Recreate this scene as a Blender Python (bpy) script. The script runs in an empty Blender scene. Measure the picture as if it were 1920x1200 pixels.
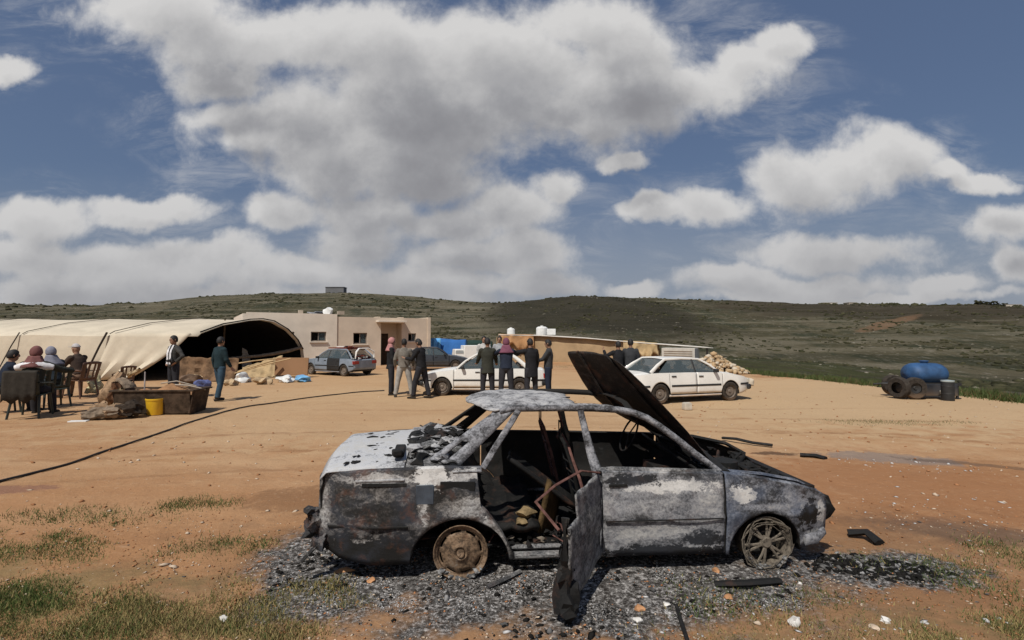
import bpy, bmesh, math, random
import numpy as np
from mathutils import Vector, Matrix, noise as mnoise
R = math.radians
rng = random.Random(7)
sc = bpy.context.scene
col = sc.collection

# ---------------------------------------------------------------- camera
FPX, HOR, CH = 958.0, 633.0, 1.87        # focal length in photo pixels, horizon row, eye height
PIT = math.atan((HOR-600)/FPX)
cam = bpy.data.cameras.new('camera'); camo = bpy.data.objects.new('camera', cam); col.objects.link(camo)
cam.sensor_width = 36; cam.lens = FPX/1920*36; cam.clip_start = .05; cam.clip_end = 9000
camo.location = (0, 0, CH); camo.rotation_euler = (R(90)+PIT, 0, 0)
sc.camera = camo

def gp(px, py, z=0.0):
    """point of the ground (height z) that the survey of the photograph gives for a pixel"""
    cx = (px-960)/FPX; cy = (600-py)/FPX
    d = Vector((cx, math.cos(PIT)-cy*math.sin(PIT), math.sin(PIT)+cy*math.cos(PIT)))
    t = (z-CH)/d.z
    return (d.x*t, d.y*t)
def pd(px, py, Y):
    """point at distance Y"""
    cx = (px-960)/FPX; cy = (600-py)/FPX
    d = Vector((cx, math.cos(PIT)-cy*math.sin(PIT), math.sin(PIT)+cy*math.cos(PIT)))
    t = Y/d.y
    return (d.x*t, Y, CH+d.z*t)

# ---------------------------------------------------------------- light
SUN_EL, SUN_AZ = R(55), math.atan2(-.48, -.88)      # azimuth as compass angle from +Y towards +X
sund = Vector((math.sin(SUN_AZ)*math.cos(SUN_EL), math.cos(SUN_AZ)*math.cos(SUN_EL), math.sin(SUN_EL)))
sl = bpy.data.lights.new('sun', 'SUN'); sl.energy = 4.1; sl.angle = R(.5); sl.color = (1, .95, .87)
so = bpy.data.objects.new('sun', sl); col.objects.link(so)
so.rotation_euler = sund.to_track_quat('Z', 'Y').to_euler(); so.location = (-20, -20, 40)
sc.view_settings.view_transform = 'Standard'; sc.view_settings.look = 'None'
sc.view_settings.exposure = 0; sc.view_settings.gamma = 1
sc.cycles.max_bounces = 5; sc.cycles.diffuse_bounces = 3; sc.cycles.glossy_bounces = 2
sc.cycles.transparent_max_bounces = 6; sc.cycles.use_denoising = True

# ---------------------------------------------------------------- node helper
class NT:
    def __init__(s, tree): s.t = tree; s.n = tree.nodes; s.l = tree.links
    def node(s, typ, **kw):
        n = s.n.new(typ)
        for k, v in kw.items(): setattr(n, k, v)
        return n
    def put(s, n, key, v):
        if v is None: return
        i = n.inputs[key]
        if isinstance(v, bpy.types.NodeSocket): s.l.new(v, i)
        else:
            if hasattr(i, 'default_value'):
                try: i.default_value = v
                except Exception:
                    i.default_value = (v[0], v[1], v[2], 1) if len(v) == 3 else v
    def math(s, op, a, b=None, c=None, clamp=False):
        n = s.node('ShaderNodeMath', operation=op, use_clamp=clamp)
        s.put(n, 0, a); s.put(n, 1, b); s.put(n, 2, c); return n.outputs[0]
    def vm(s, op, a, b=None, out=0):
        n = s.node('ShaderNodeVectorMath', operation=op); s.put(n, 0, a)
        if op == 'SCALE': s.put(n, 'Scale', b)
        else: s.put(n, 1, b)
        return n.outputs['Value'] if op in ('LENGTH', 'DISTANCE', 'DOT_PRODUCT') else n.outputs[0]
    def noise(s, vec, scale, detail=6, rough=.6, dist=0, out='Fac'):
        n = s.node('ShaderNodeTexNoise'); s.put(n, 'Vector', vec); s.put(n, 'Scale', scale)
        s.put(n, 'Detail', detail); s.put(n, 'Roughness', rough); s.put(n, 'Distortion', dist)
        return n.outputs[out]
    def vor(s, vec, scale, out='Distance', feature='F1'):
        n = s.node('ShaderNodeTexVoronoi', feature=feature); s.put(n, 'Vector', vec); s.put(n, 'Scale', scale)
        return n.outputs[out]
    def step(s, v, a, b):
        n = s.node('ShaderNodeMapRange', interpolation_type='SMOOTHSTEP'); s.put(n, 0, v); s.put(n, 1, a); s.put(n, 2, b)
        s.put(n, 3, 0.0); s.put(n, 4, 1.0); return n.outputs[0]
    def mix(s, f, a, b, mode='MIX'):
        n = s.node('ShaderNodeMix', data_type='RGBA', blend_type=mode)
        s.put(n, 0, f); s.put(n, 6, c4(a)); s.put(n, 7, c4(b)); return n.outputs[2]
    def ramp(s, v, stops):
        n = s.node('ShaderNodeValToRGB'); s.put(n, 0, v); e = n.color_ramp.elements
        while len(e) < len(stops): e.new(.5)
        for i, (p, c) in enumerate(stops): e[i].position = p; e[i].color = c4(c)
        return n.outputs[0]
    def bump(s, h, strength, dist=.01):
        n = s.node('ShaderNodeBump'); s.put(n, 'Height', h); s.put(n, 'Strength', strength); s.put(n, 'Distance', dist)
        return n.outputs[0]
    def sep(s, v):
        n = s.node('ShaderNodeSeparateXYZ'); s.put(n, 0, v); return n.outputs
    def comb(s, x, y, z):
        n = s.node('ShaderNodeCombineXYZ'); s.put(n, 0, x); s.put(n, 1, y); s.put(n, 2, z); return n.outputs[0]
def c4(c):
    if isinstance(c, bpy.types.NodeSocket): return c
    if isinstance(c, (int, float)): return (c, c, c, 1)
    return (c[0], c[1], c[2], 1)

def new_mat(name):
    m = bpy.data.materials.new(name); m.use_nodes = True
    t = NT(m.node_tree); b = m.node_tree.nodes['Principled BSDF']
    return m, t, b
def coords(t, kind='Object'):
    return t.node('ShaderNodeTexCoord').outputs[kind]
def ell(t, P, cx, cy, rx, ry, wob=None, a=0.0, lo=1.15, hi=.75):
    """soft-edged ground patch with a shape of its own: 1 inside, 0 outside"""
    m = t.node('ShaderNodeMapping', vector_type='TEXTURE'); t.put(m, 'Vector', P)
    m.inputs['Location'].default_value = (cx, cy, 0); m.inputs['Rotation'].default_value = (0, 0, a)
    m.inputs['Scale'].default_value = (rx, ry, 1e6)
    L = t.vm('LENGTH', m.outputs[0])
    if wob is not None: L = t.math('ADD', L, wob)
    return t.step(L, lo, hi)

def plain(name, col_, rough=.7, var=.15, scale=6, metal=0, bump=0, spec=.5, dirt=None, coat=0):
    """colour with mottling; dirt=(colour, z_top, amount): dust that climbs from the ground"""
    m, t, b = new_mat(name); P = coords(t)
    n = t.noise(P, scale, 5, .6)
    a = tuple(max(0, c*(1-var)) for c in col_); c2 = tuple(min(1, c*(1+var)) for c in col_)
    colr = t.mix(t.step(n, .3, .7), a, c2)
    if dirt:
        z = t.sep(P)[2]
        k = t.math('MULTIPLY', t.math('SUBTRACT', 1.0, t.step(t.math('ADD', z, t.math('MULTIPLY', t.noise(P, 3, 5), .35)), dirt[1]*.5, dirt[1]+.2)), dirt[2])
        sp = t.math('MULTIPLY', t.step(t.noise(P, 18, 6, .7), .55, .75), .25)
        colr = t.mix(t.math('ADD', k, sp, clamp=True), colr, dirt[0])
    t.put(b, 'Base Color', colr); b.inputs['Roughness'].default_value = rough; b.inputs['Metallic'].default_value = metal
    b.inputs['Specular IOR Level'].default_value = spec if rough < .8 else .12; b.inputs['Coat Weight'].default_value = coat
    if bump: t.put(b, 'Normal', t.bump(t.noise(P, scale*4, 5, .65), bump, .02))
    return m

def cloth(name, col_, var=.2, scale=3, fold=.5):
    m, t, b = new_mat(name); P = coords(t)
    n = t.noise(P, scale, 5, .6, .4)
    t.put(b, 'Base Color', t.mix(t.step(n, .25, .75), tuple(c*(1-var) for c in col_), tuple(min(1, c*(1+var)) for c in col_)))
    b.inputs['Roughness'].default_value = .9; b.inputs['Specular IOR Level'].default_value = .2
    t.put(b, 'Normal', t.bump(t.noise(P, scale*2.2, 3, .5, .8), fold, .03))
    return m

# ---------------------------------------------------------------- sky
w = bpy.data.worlds.new('World'); sc.world = w; w.use_nodes = True
wt = NT(w.node_tree); bg = w.node_tree.nodes['Background']; bg.inputs['Strength'].default_value = .10
sky = wt.node('ShaderNodeTexSky', sky_type='NISHITA'); sky.sun_disc = False
sky.sun_elevation = SUN_EL; sky.sun_rotation = SUN_AZ; sky.altitude = 600; sky.air_density = 1.2; sky.dust_density = 1.6; sky.ozone_density = 2.0
BL = [(300,12,180,62),(450,60,190,75),(590,55,170,85),(420,140,90,40),(430,215,95,40),(560,225,205,90),(690,290,245,88),(760,325,160,62),(800,195,270,130),
 (770,345,165,50),(930,110,250,135),(1100,190,130,85),(1185,130,160,135),(1300,145,160,65),(1400,105,100,45),(1470,75,75,32),(1110,30,140,60),(720,60,160,80),
 (2,118,62,30),(70,412,120,46),(280,392,140,32),(515,396,78,34),(700,408,110,44),(835,425,140,42),(960,390,120,46),(1045,350,55,42),
 (1165,300,48,20),(1215,392,85,28),(1340,385,88,38),(1510,345,105,72),(1590,315,130,78),(1690,295,95,62),(1780,318,52,22),(1850,345,75,24),(1890,425,80,42),
 (220,495,210,48),(390,470,110,38),(560,505,170,42),(40,478,110,46),(660,458,110,38),(880,480,120,34),(985,470,105,48),(800,528,230,32),(1010,530,100,34),
 (1370,520,105,34),(1570,472,190,36),(1480,532,240,26),(1190,542,64,18),(1780,532,80,24),(1905,500,40,36),(300,552,420,36),(120,535,180,30),(700,560,300,24),(1600,556,360,14)]
g = bpy.data.node_groups.new('cloud_density', 'ShaderNodeTree')
g.interface.new_socket('P', in_out='INPUT', socket_type='NodeSocketVector')
g.interface.new_socket('D', in_out='OUTPUT', socket_type='NodeSocketFloat')
gt = NT(g); gi = gt.node('NodeGroupInput'); go = gt.node('NodeGroupOutput'); Pin = gi.outputs[0]
wv = gt.noise(Pin, 4.5, 3, .5, 0, 'Color')
wv2 = gt.noise(Pin, 13, 5, .6, 0, 'Color')
Pw = gt.vm('ADD', Pin, gt.vm('SCALE', gt.vm('SUBTRACT', wv, (.5, .5, .5)), .085))
Pw = gt.vm('ADD', Pw, gt.vm('SCALE', gt.vm('SUBTRACT', wv2, (.5, .5, .5)), .050))
acc = None
for (x, y, rx, ry) in BL:
    m = gt.vm('MULTIPLY', gt.vm('SUBTRACT', Pw, ((x-960)/FPX, (HOR-y)/FPX, 0)), (FPX/rx, FPX/ry, 0))
    L = gt.math('MULTIPLY', gt.vm('LENGTH', m), .94)
    acc = L if acc is None else gt.math('SMOOTH_MIN', acc, L, .35)
n1 = gt.noise(Pin, 6.5, 10, .60, .15)
n0 = gt.noise(Pin, 22, 6, .6, .1)
d = gt.math('SUBTRACT', 1.0, acc)
d = gt.math('ADD', d, gt.math('MULTIPLY', gt.math('SUBTRACT', n1, .5), 1.45))
d = gt.math('ADD', d, gt.math('MULTIPLY', gt.math('SUBTRACT', n0, .5), .38))
g.links.new(d, go.inputs[0])
D = wt.node('ShaderNodeTexCoord').outputs['Generated']
dx, dy, dz = wt.sep(D)
yy = wt.math('MAXIMUM', wt.math('ABSOLUTE', dy), .12)
P = wt.comb(wt.math('DIVIDE', dx, yy), wt.math('DIVIDE', dz, yy), 0.0)
def dens(off):
    n = wt.node('ShaderNodeGroup', node_tree=g); wt.put(n, 0, wt.vm('ADD', P, off)); return n.outputs[0]
d0 = dens((0, 0, 0)); occ = None
for off, kk in (((-.012, .026, 0), .34), ((-.045, .075, 0), .36), ((-.08, .16, 0), .30)):
    o_ = wt.math('MULTIPLY', wt.step(dens(off), -.15, .95), kk); occ = o_ if occ is None else wt.math('ADD', occ, o_)
alpha = wt.step(d0, -.14, .44)
mv_ = wt.node('ShaderNodeMapping'); wt.put(mv_, 'Vector', P); mv_.inputs['Scale'].default_value = (3.2, 9, 1); mv_.inputs['Rotation'].default_value = (0, 0, .35)
veil = wt.math('MULTIPLY', wt.step(wt.noise(mv_.outputs[0], 1.6, 8, .68, .6), .42, .74), wt.math('MULTIPLY', wt.step(d0, -1.1, .1), .42))
alpha = wt.math('MAXIMUM', alpha, veil)
L = wt.math('SUBTRACT', 1.0, occ)
cl = wt.ramp(L, [(.0, (2.55, 2.53, 2.68)), (.22, (3.35, 3.35, 3.48)), (.50, (4.95, 4.9, 4.9)), (.85, (6.7, 6.6, 6.5))])
low = wt.step(wt.math('DIVIDE', dz, yy), .36, .03)
cl = wt.mix(wt.math('MULTIPLY', low, .60), cl, (3.9, 3.92, 4.1))
skyc = wt.mix(wt.math('MULTIPLY', low, .80), wt.mix(.72, sky.outputs[0], (.80, 1.17, 2.12)), (2.75, 3.05, 3.65))
wt.put(bg, 'Color', wt.mix(wt.math('MULTIPLY', alpha, .96), skyc, cl))
w.cycles.sampling_method = 'MANUAL'; w.cycles.sample_map_resolution = 256

# ---------------------------------------------------------------- object helpers
def tag(o, label=None, cat=None, group=None, kind=None):
    if label: o['label'] = label
    if cat: o['category'] = cat
    if group: o['group'] = group
    if kind: o['kind'] = kind
    return o
def thing(name, loc, rz, label, cat, group=None, tilt=(0, 0)):
    o = bpy.data.objects.new(name, None); col.objects.link(o); o.location = loc; o.empty_display_size = .2
    o.rotation_euler = (tilt[0], tilt[1], rz); return tag(o, label, cat, group)
class MB:
    def __init__(s): s.v = []; s.f = []; s.m = []
    def add(s, vs, fs, mi=0):
        k = len(s.v); s.v += [tuple(v) for v in vs]; s.f += [tuple(i+k for i in f) for f in fs]; s.m += [mi]*len(fs); return s
    def box(s, c, size, rz=0, rx=0, ry=0, mi=0, taper=1.0):
        M = Matrix.Translation(c) @ Matrix.Rotation(rz, 4, 'Z') @ Matrix.Rotation(ry, 4, 'Y') @ Matrix.Rotation(rx, 4, 'X')
        a, b, d = (x/2 for x in size)
        vs = [M @ Vector((x*a*(taper if z > 0 else 1), y*b*(taper if z > 0 else 1), z*d)) for z in (-1, 1) for y in (-1, 1) for x in (-1, 1)]
        return s.add(vs, [(0, 2, 3, 1), (4, 5, 7, 6), (0, 1, 5, 4), (2, 6, 7, 3), (0, 4, 6, 2), (1, 3, 7, 5)], mi)
    def grid(s, rows, mi=0, keep=None, closed=False):
        k = len(s.v); n = len(rows[0])
        for r in rows: s.v += [tuple(p) for p in r]
        for i in range(len(rows)-1):
            for j in range(n if closed else n-1):
                if keep and not keep(i, j): continue
                j2 = (j+1) % n
                s.f.append((k+i*n+j, k+i*n+j2, k+(i+1)*n+j2, k+(i+1)*n+j)); s.m.append(mi)
        return s
    def sweep(s, path, ra, rb=None, n=8, hint=(0, 0, 1), mi=0, caps=True):
        """tube along path; ra across the path in the hint-normal plane, rb along hint"""
        path = [Vector(p) for p in path]; N = len(path)
        ra = ra if isinstance(ra, (list, tuple)) else [ra]*N
        rb = ra if rb is None else (rb if isinstance(rb, (list, tuple)) else [rb]*N)
        rows = []
        for i, p in enumerate(path):
            t = (path[min(i+1, N-1)]-path[max(i-1, 0)]).normalized()
            h = Vector(hint); h = h - t*h.dot(t)
            if h.length < 1e-3: h = Vector((1, 0, 0)) - t*t.x
            if h.length < 1e-3: h = Vector((0, 1, 0)) - t*t.y
            h.normalize(); sd = t.cross(h)
            rows.append([p + sd*math.cos(2*math.pi*k/n)*ra[i] + h*math.sin(2*math.pi*k/n)*rb[i] for k in range(n)])
        k = len(s.v); s.grid(rows, mi, closed=True)
        if caps:
            s.f += [tuple(k+j for j in reversed(range(n))), tuple(k+(N-1)*n+j for j in range(n))]; s.m += [mi, mi]
        return s
    def lathe(s, prof, c=(0, 0, 0), axis='Z', n=24, mi=0, keep=None):
        rows = []
        for (r, h) in prof:
            row = []
            for k in range(n):
                a = 2*math.pi*k/n; x, y = r*math.cos(a), r*math.sin(a)
                p = (x, y, h) if axis == 'Z' else ((x, h, y) if axis == 'Y' else (h, x, y))
                row.append((p[0]+c[0], p[1]+c[1], p[2]+c[2]))
            rows.append(row)
        return s.grid(rows, mi, keep, closed=True)
    def rock(s, c, r, sq=(1, 1, .7), mi=0, sub=1, amp=.35, seed=None):
        bm = bmesh.new(); bmesh.ops.create_icosphere(bm, subdivisions=sub, radius=1)
        sd = rng.random()*100 if seed is None else seed; rz = Matrix.Rotation(sd, 3, 'Z')
        vs = []
        for v in bm.verts:
            f = 1 + amp*mnoise.noise(v.co*1.3+Vector((sd, sd*.7, 0)))*1.6
            p = rz @ Vector((v.co.x*sq[0], v.co.y*sq[1], v.co.z*sq[2]))*f*r
            vs.append((p.x+c[0], p.y+c[1], p.z+c[2]))
        fs = [tuple(v.index for v in f.verts) for f in bm.faces]; bm.free()
        return s.add(vs, fs, mi)
    def build(s, name, mats, parent=None, smooth=True, solid=0, sub=0, bevel=0, angle=35):
        me = bpy.data.meshes.new(name); me.from_pydata(s.v, [], s.f)
        mats = mats if isinstance(mats, (list, tuple)) else [mats]
        for m in mats: me.materials.append(m)
        if len(mats) > 1: me.polygons.foreach_set('material_index', s.m)
        me.update()
        bm = bmesh.new(); bm.from_mesh(me); bmesh.ops.recalc_face_normals(bm, faces=bm.faces); bm.to_mesh(me); bm.free()
        if smooth: me.shade_smooth(); me.set_sharp_from_angle(angle=R(angle))
        o = bpy.data.objects.new(name, me); col.objects.link(o)
        if parent is not None: o.parent = parent
        if bevel:
            b = o.modifiers.new('b', 'BEVEL'); b.width = bevel; b.segments = 2; b.limit_method = 'ANGLE'
        if solid:
            b = o.modifiers.new('s', 'SOLIDIFY'); b.thickness = solid; b.offset = -1
        if sub:
            b = o.modifiers.new('u', 'SUBSURF'); b.levels = sub; b.render_levels = sub
        return o
def fast_mesh(name, v, f, mats, mi=None, smooth=False):
    """v (N,3), f (M,k) arrays"""
    v = np.asarray(v, np.float32); f = np.asarray(f, np.int32); k = f.shape[1]
    me = bpy.data.meshes.new(name); me.vertices.add(len(v)); me.vertices.foreach_set('co', v.ravel())
    me.loops.add(f.size); me.loops.foreach_set('vertex_index', f.ravel())
    me.polygons.add(len(f)); me.polygons.foreach_set('loop_start', np.arange(0, f.size, k, dtype=np.int32))
    for m in mats: me.materials.append(m)
    if mi is not None: me.polygons.foreach_set('material_index', np.asarray(mi, np.int32))
    me.update(calc_edges=True); me.validate()
    if smooth: me.shade_smooth()
    o = bpy.data.objects.new(name, me); col.objects.link(o); return o
def lerp_pts(pts, x):
    if x <= pts[0][0]: return pts[0][1]
    for (a, b), (c, d) in zip(pts, pts[1:]):
        if x <= c: return b+(d-b)*(x-a)/(c-a)
    return pts[-1][1]
def sstep(a, b, x):
    t = min(1, max(0, (x-a)/(b-a))); return t*t*(3-2*t)
def fbm(x, y, z=0, o=4):
    return mnoise.fractal(Vector((x, y, z)), 1.0, 2.0, o)
# ================================================================ GROUND
SKYL = [(-3000,570),(-600,574),(0,577),(150,579),(240,573),(330,566),(500,556),(640,556),(760,563),(850,569),(950,573),(1010,571),(1060,567),(1140,565),(1300,567),(1500,574),(1700,575),(1920,580),(2600,585),(5000,575)]
XE = [(-30,24),(0,19),(10,16),(15.1,14.8),(20.2,13.9),(26.8,12.4),(31,11.5),(38,9),(46,16),(60,16)]
def edge(x, y):
    """metres outside the level yard (negative inside)"""
    a = x - lerp_pts(XE, y); b = y-52; c = -x-70; d2 = -y-30
    return max(a, b, c, d2)
def zfar(x, y):
    r = math.hypot(x, y); ya = max(y, r*.2)
    px = 960+FPX*x/ya
    tn = (HOR-lerp_pts(SKYL, px))/FPX*max(y/r, .35)
    Rr = 560.0; Zr = CH+Rr*tn
    z = -9 + (Zr+9)*sstep(90, Rr, r)**.8
    if r > Rr: z = Zr-(r-Rr)*.05
    if y > 0:
        k = math.exp(-((px-1095)/150)**2)*math.exp(-((r-330)/95)**2)
        z += k*6
        z += math.exp(-((px-1100)/260)**2)*math.exp(-((r-180)/60)**2)*3
    z += fbm(x/70, y/70)*2.2*sstep(80, 250, r)*(1-.7*sstep(420, 560, r)) + fbm(x/9, y/9, 3)*.35*sstep(30, 90, r)
    return z
def gz(x, y):
    r = math.hypot(x, y)
    e = edge(x, y)
    z0 = fbm(x*.35, y*.35)*.035*sstep(1.5, 8, r)
    if e <= 0: return z0
    nz = -.055*e
    k = sstep(15, 90, e)
    return z0 + (1-k)*max(nz, -4.5) + k*zfar(x, y) + fbm(x*.5, y*.5, 5)*.12*sstep(0, 3, e)
radii = [0.0]; r_ = .9
while r_ < 3500:
    radii.append(r_); r_ += max(.06, r_*.030)
azs = []
a_ = -180.0
while a_ < 180:
    azs.append(a_); a_ += .45 if abs(a_) < 52 else 3.0
NA = len(azs)
gv = []
for r_ in radii[1:]:
    for a_ in azs:
        x, y = r_*math.sin(R(a_)), r_*math.cos(R(a_)); z = gz(x, y)
        if r_ < 14 and abs(a_) < 52:
            z += fbm(x*3, y*3, 1)*.012 + max(0, fbm(x*9, y*9, 2))*.008
        gv.append((x, y, z))
gv.append((0, 0, 0)); cidx = len(gv)-1
n = len(radii)-1
i, j = np.meshgrid(np.arange(n-1), np.arange(NA), indexing='ij'); j2 = (j+1) % NA
gf = np.stack([i*NA+j, i*NA+j2, (i+1)*NA+j2, (i+1)*NA+j], -1).reshape(-1, 4)[:, ::-1]
cap = np.array([[cidx, (k+1) % NA, k, k] for k in range(NA)])[:, :4]

def ground_mat():
    m, t, b = new_mat('yard_earth'); G = t.node('ShaderNodeNewGeometry'); P = G.outputs['Position']
    x, y, z = t.sep(P)
    nA = t.noise(P, .35, 5, .6, .5); nB = t.noise(P, 2.2, 7, .65, .3); nC = t.noise(P, 14, 6, .7); nD = t.noise(P, 60, 4, .7)
    wob = t.math('MULTIPLY', t.math('SUBTRACT', nB, .5), 1.6)
    wob2 = t.math('MULTIPLY', t.math('SUBTRACT', t.noise(P, 5, 6, .7), .5), 1.9)
    c = t.mix(t.step(nA, .35, .68), (.37, .205, .10), (.45, .285, .16))
    # worn vehicle tracks run across the yard
    mp = t.node('ShaderNodeMapping'); t.put(mp, 'Vector', P); mp.inputs['Rotation'].default_value = (0, 0, R(8)); mp.inputs['Scale'].default_value = (.10, 1.15, 1)
    st = t.noise(mp.outputs[0], 1.3, 6, .62, .2)
    c = t.mix(t.math('MULTIPLY', t.step(st, .45, .66), .5), c, (.48, .31, .175))
    c = t.mix(t.math('MULTIPLY', t.step(st, .44, .33), .4), c, (.27, .135, .065))
    # paler dust far off to the right
    c = t.mix(t.math('MULTIPLY', ell(t, P, 10, 17, 9, 7, wob), .8), c, (.48, .345, .205))
    c = t.mix(t.math('MULTIPLY', ell(t, P, -2, 22, 14, 8, wob), .6), c, (.50, .335, .185))
    c = t.mix(t.math('MULTIPLY', ell(t, P, 1, 14, 13, 6, wob), .55), c, (.48, .335, .195))
    c = t.mix(t.math('MULTIPLY', ell(t, P, -1.5, 4.5, 6.5, 3.0, wob), .5), c, (.35, .18, .085))
    for (cx_, cy_, rx_, ry_, an_, kk_) in ((-3, 8.6, 7, .11, 9, .5), (-3.2, 10.2, 7.5, .12, 9, .45), (5, 10.2, 6, .12, -6, .5), (5.2, 11.9, 6.5, .13, -6, .45), (2, 13.4, 9, .14, 2, .4), (-5, 6.9, 5, .09, 14, .4), (8, 9.4, 5, .11, -20, .5), (1.5, 18, 9, .2, 12, .4)):
        c = t.mix(t.math('MULTIPLY', t.math('MULTIPLY', ell(t, P, cx_, cy_, rx_, ry_, t.math('MULTIPLY', wob, .6), R(an_), 1.3, .4), t.step(nB, .38, .58)), kk_), c, (.24, .125, .06))
    # iron red earth right of the wreck, a dried puddle of ash
    c = t.mix(t.math('MULTIPLY', ell(t, P, 5.0, 6.5, 2.4, 2.0, wob2, 0.0, 1.5, .35), .80), c, (.29, .135, .06))
    c = t.mix(t.math('MULTIPLY', ell(t, P, 5.9, 8.0, .95, .40, wob2, R(-22)), .7), c, (.22, .19, .17))
    c = t.mix(t.math('MULTIPLY', ell(t, P, 6.8, 7.6, 1.0, .14, wob2, R(-28)), .45), c, (.05, .04, .035))
    c = t.mix(t.math('MULTIPLY', ell(t, P, 4.3, 8.35, .38, .14, wob2), .85), c, (.09, .05, .03))
    c = t.mix(t.math('MULTIPLY', ell(t, P, 4.4, 4.95, .9, .32, wob2, R(-20), 1.4, .4), .6), c, (.07, .06, .055))
    c = t.mix(t.math('MULTIPLY', ell(t, P, -6.4, 6.35, .8, .2, wob2), .7), c, (.22, .11, .08))
    c = t.mix(t.math('MULTIPLY', ell(t, P, -2.2, 6.0, 1.0, .5, wob2), .6), c, (.19, .10, .05))
    # turf soil under the weeds
    gr = t.step(t.noise(P, 1.6, 6, .68, .3), .40, .60)
    tur = t.math('MAXIMUM', ell(t, P, -3.6, 3.0, 2.5, 1.35, wob), ell(t, P, 2.8, 2.6, 3.2, .95, wob))
    c = t.mix(t.math('MULTIPLY', t.math('MULTIPLY', tur, gr), .62), c, (.18, .145, .065))
    c = t.mix(t.math('MULTIPLY', t.step(nC, .56, .72), .35), c, (.55, .40, .27), 'MIX')
    c = t.mix(t.math('MULTIPLY', t.step(nC, .45, .30), .4), c, (.24, .12, .06))
    # burnt ground
    bz = t.math('MAXIMUM', ell(t, P, .42, 4.30, 2.25, 1.12, wob), t.math('MAXIMUM', ell(t, P, -1.35, 4.3, .75, 1.0, wob), ell(t, P, 2.95, 4.22, .85, .36, wob2)))
    ash = t.ramp(t.noise(P, 26, 8, .85), [(.40, (.013, .013, .012)), (.48, (.05, .049, .048)), (.54, (.17, .165, .16)), (.61, (.52, .51, .50))])
    hal = ell(t, P, 1.2, 4.4, 4.0, 1.5, wob, lo=1.3, hi=.6)
    c = t.mix(t.math('MULTIPLY', hal, .42), c, (.12, .075, .045))
    c = t.mix(t.math('MULTIPLY', bz, .97), c, ash)
    c = t.mix(.20, c, t.mix(nD, (.10, .09, .08), (.62, .58, .54)), 'OVERLAY')
    t.put(b, 'Base Color', c); b.inputs['Roughness'].default_value = .95; b.inputs['Specular IOR Level'].default_value = .15
    h = t.math('ADD', t.math('MULTIPLY', nB, 1.0), t.math('ADD', t.math('MULTIPLY', nC, .35), t.math('MULTIPLY', nD, .12)))
    t.put(b, 'Normal', t.bump(h, .8, .05))
    return m
def hill_mat():
    m, t, b = new_mat('hill_scrub'); G = t.node('ShaderNodeNewGeometry'); P = G.outputs['Position']
    x, y, z = t.sep(P)
    r = t.vm('LENGTH', P)
    ms = t.node('ShaderNodeMapping'); t.put(ms, 'Vector', P); ms.inputs['Scale'].default_value = (1, .32, 2.2); S = ms.outputs[0]
    nA = t.noise(S, .014, 7, .65, .4); nB = t.noise(S, .08, 9, .74, .3); nC = t.noise(S, .6, 8, .75)
    mp = t.node('ShaderNodeMapping'); t.put(mp, 'Vector', P); mp.inputs['Scale'].default_value = (.018, .018, .55)
    ter = t.noise(mp.outputs[0], 1, 7, .65, .4)
    c = t.mix(t.step(nA, .38, .62), (.074, .066, .036), (.125, .108, .070))
    c = t.mix(t.math('MULTIPLY', t.step(nB, .48, .58), .85), c, (.042, .047, .027))
    c = t.mix(t.math('MULTIPLY', t.step(ter, .51, .58), .65), c, (.17, .15, .105))
    c = t.mix(t.math('MULTIPLY', t.step(ter, .47, .40), .5), c, (.028, .030, .016))
    c = t.mix(t.math('MULTIPLY', t.step(nC, .52, .66), .60), c, (.24, .215, .17))
    # cloud shadow painted dark into the spur's colour, then the dark brown right slope
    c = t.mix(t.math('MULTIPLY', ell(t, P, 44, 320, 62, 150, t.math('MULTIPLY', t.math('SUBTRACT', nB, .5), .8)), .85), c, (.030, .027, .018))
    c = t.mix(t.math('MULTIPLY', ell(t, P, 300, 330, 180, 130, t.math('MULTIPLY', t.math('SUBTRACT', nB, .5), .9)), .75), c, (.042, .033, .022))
    # red track up the slope and a ploughed strip
    c = t.mix(t.math('MULTIPLY', ell(t, P, 52, 72, 4.5, 26, t.math('MULTIPLY', t.math('SUBTRACT', nB, .5), 1.2), R(-20)), .75), c, (.17, .095, .05))
    c = t.mix(t.math('MULTIPLY', ell(t, P, 170, 230, 5, 45, t.math('MULTIPLY', t.math('SUBTRACT', nB, .5), 1.2), R(-50)), .7), c, (.20, .12, .07))
    # green verge where the yard ends
    vg = t.math('MULTIPLY', t.step(r, 95, 35), t.step(t.noise(P, .35, 5), .36, .56))
    c = t.mix(t.math('MULTIPLY', vg, .6), c, (.07, .082, .026))
    t.put(b, 'Base Color', c); b.inputs['Roughness'].default_value = .97; b.inputs['Specular IOR Level'].default_value = .08
    t.put(b, 'Normal', t.bump(t.math('ADD', nB, t.math('MULTIPLY', nC, .4)), .9, 3.0))
    return m
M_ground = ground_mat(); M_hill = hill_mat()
gv_np = np.array(gv)
cen = gv_np[gf].mean(1)
ed = np.array([edge(c[0], c[1]) for c in cen])
near = ed < .0
used = gf[near]
go_ = fast_mesh('ground', gv_np, np.vstack([used, np.array([[cidx, (k+1) % NA, k, k] for k in range(NA)])[:0].reshape(0, 4)]) , [M_ground], smooth=True)
tag(go_, kind='structure')
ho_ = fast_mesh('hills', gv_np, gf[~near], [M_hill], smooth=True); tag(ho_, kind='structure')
cp_ = fast_mesh('ground_patch', [(x*.93, y*.93, -.004) for x, y in [(math.sin(R(a)), math.cos(R(a))) for a in range(0, 360, 15)]], [tuple(range(24))], [M_ground]); tag(cp_, kind='structure')

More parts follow.
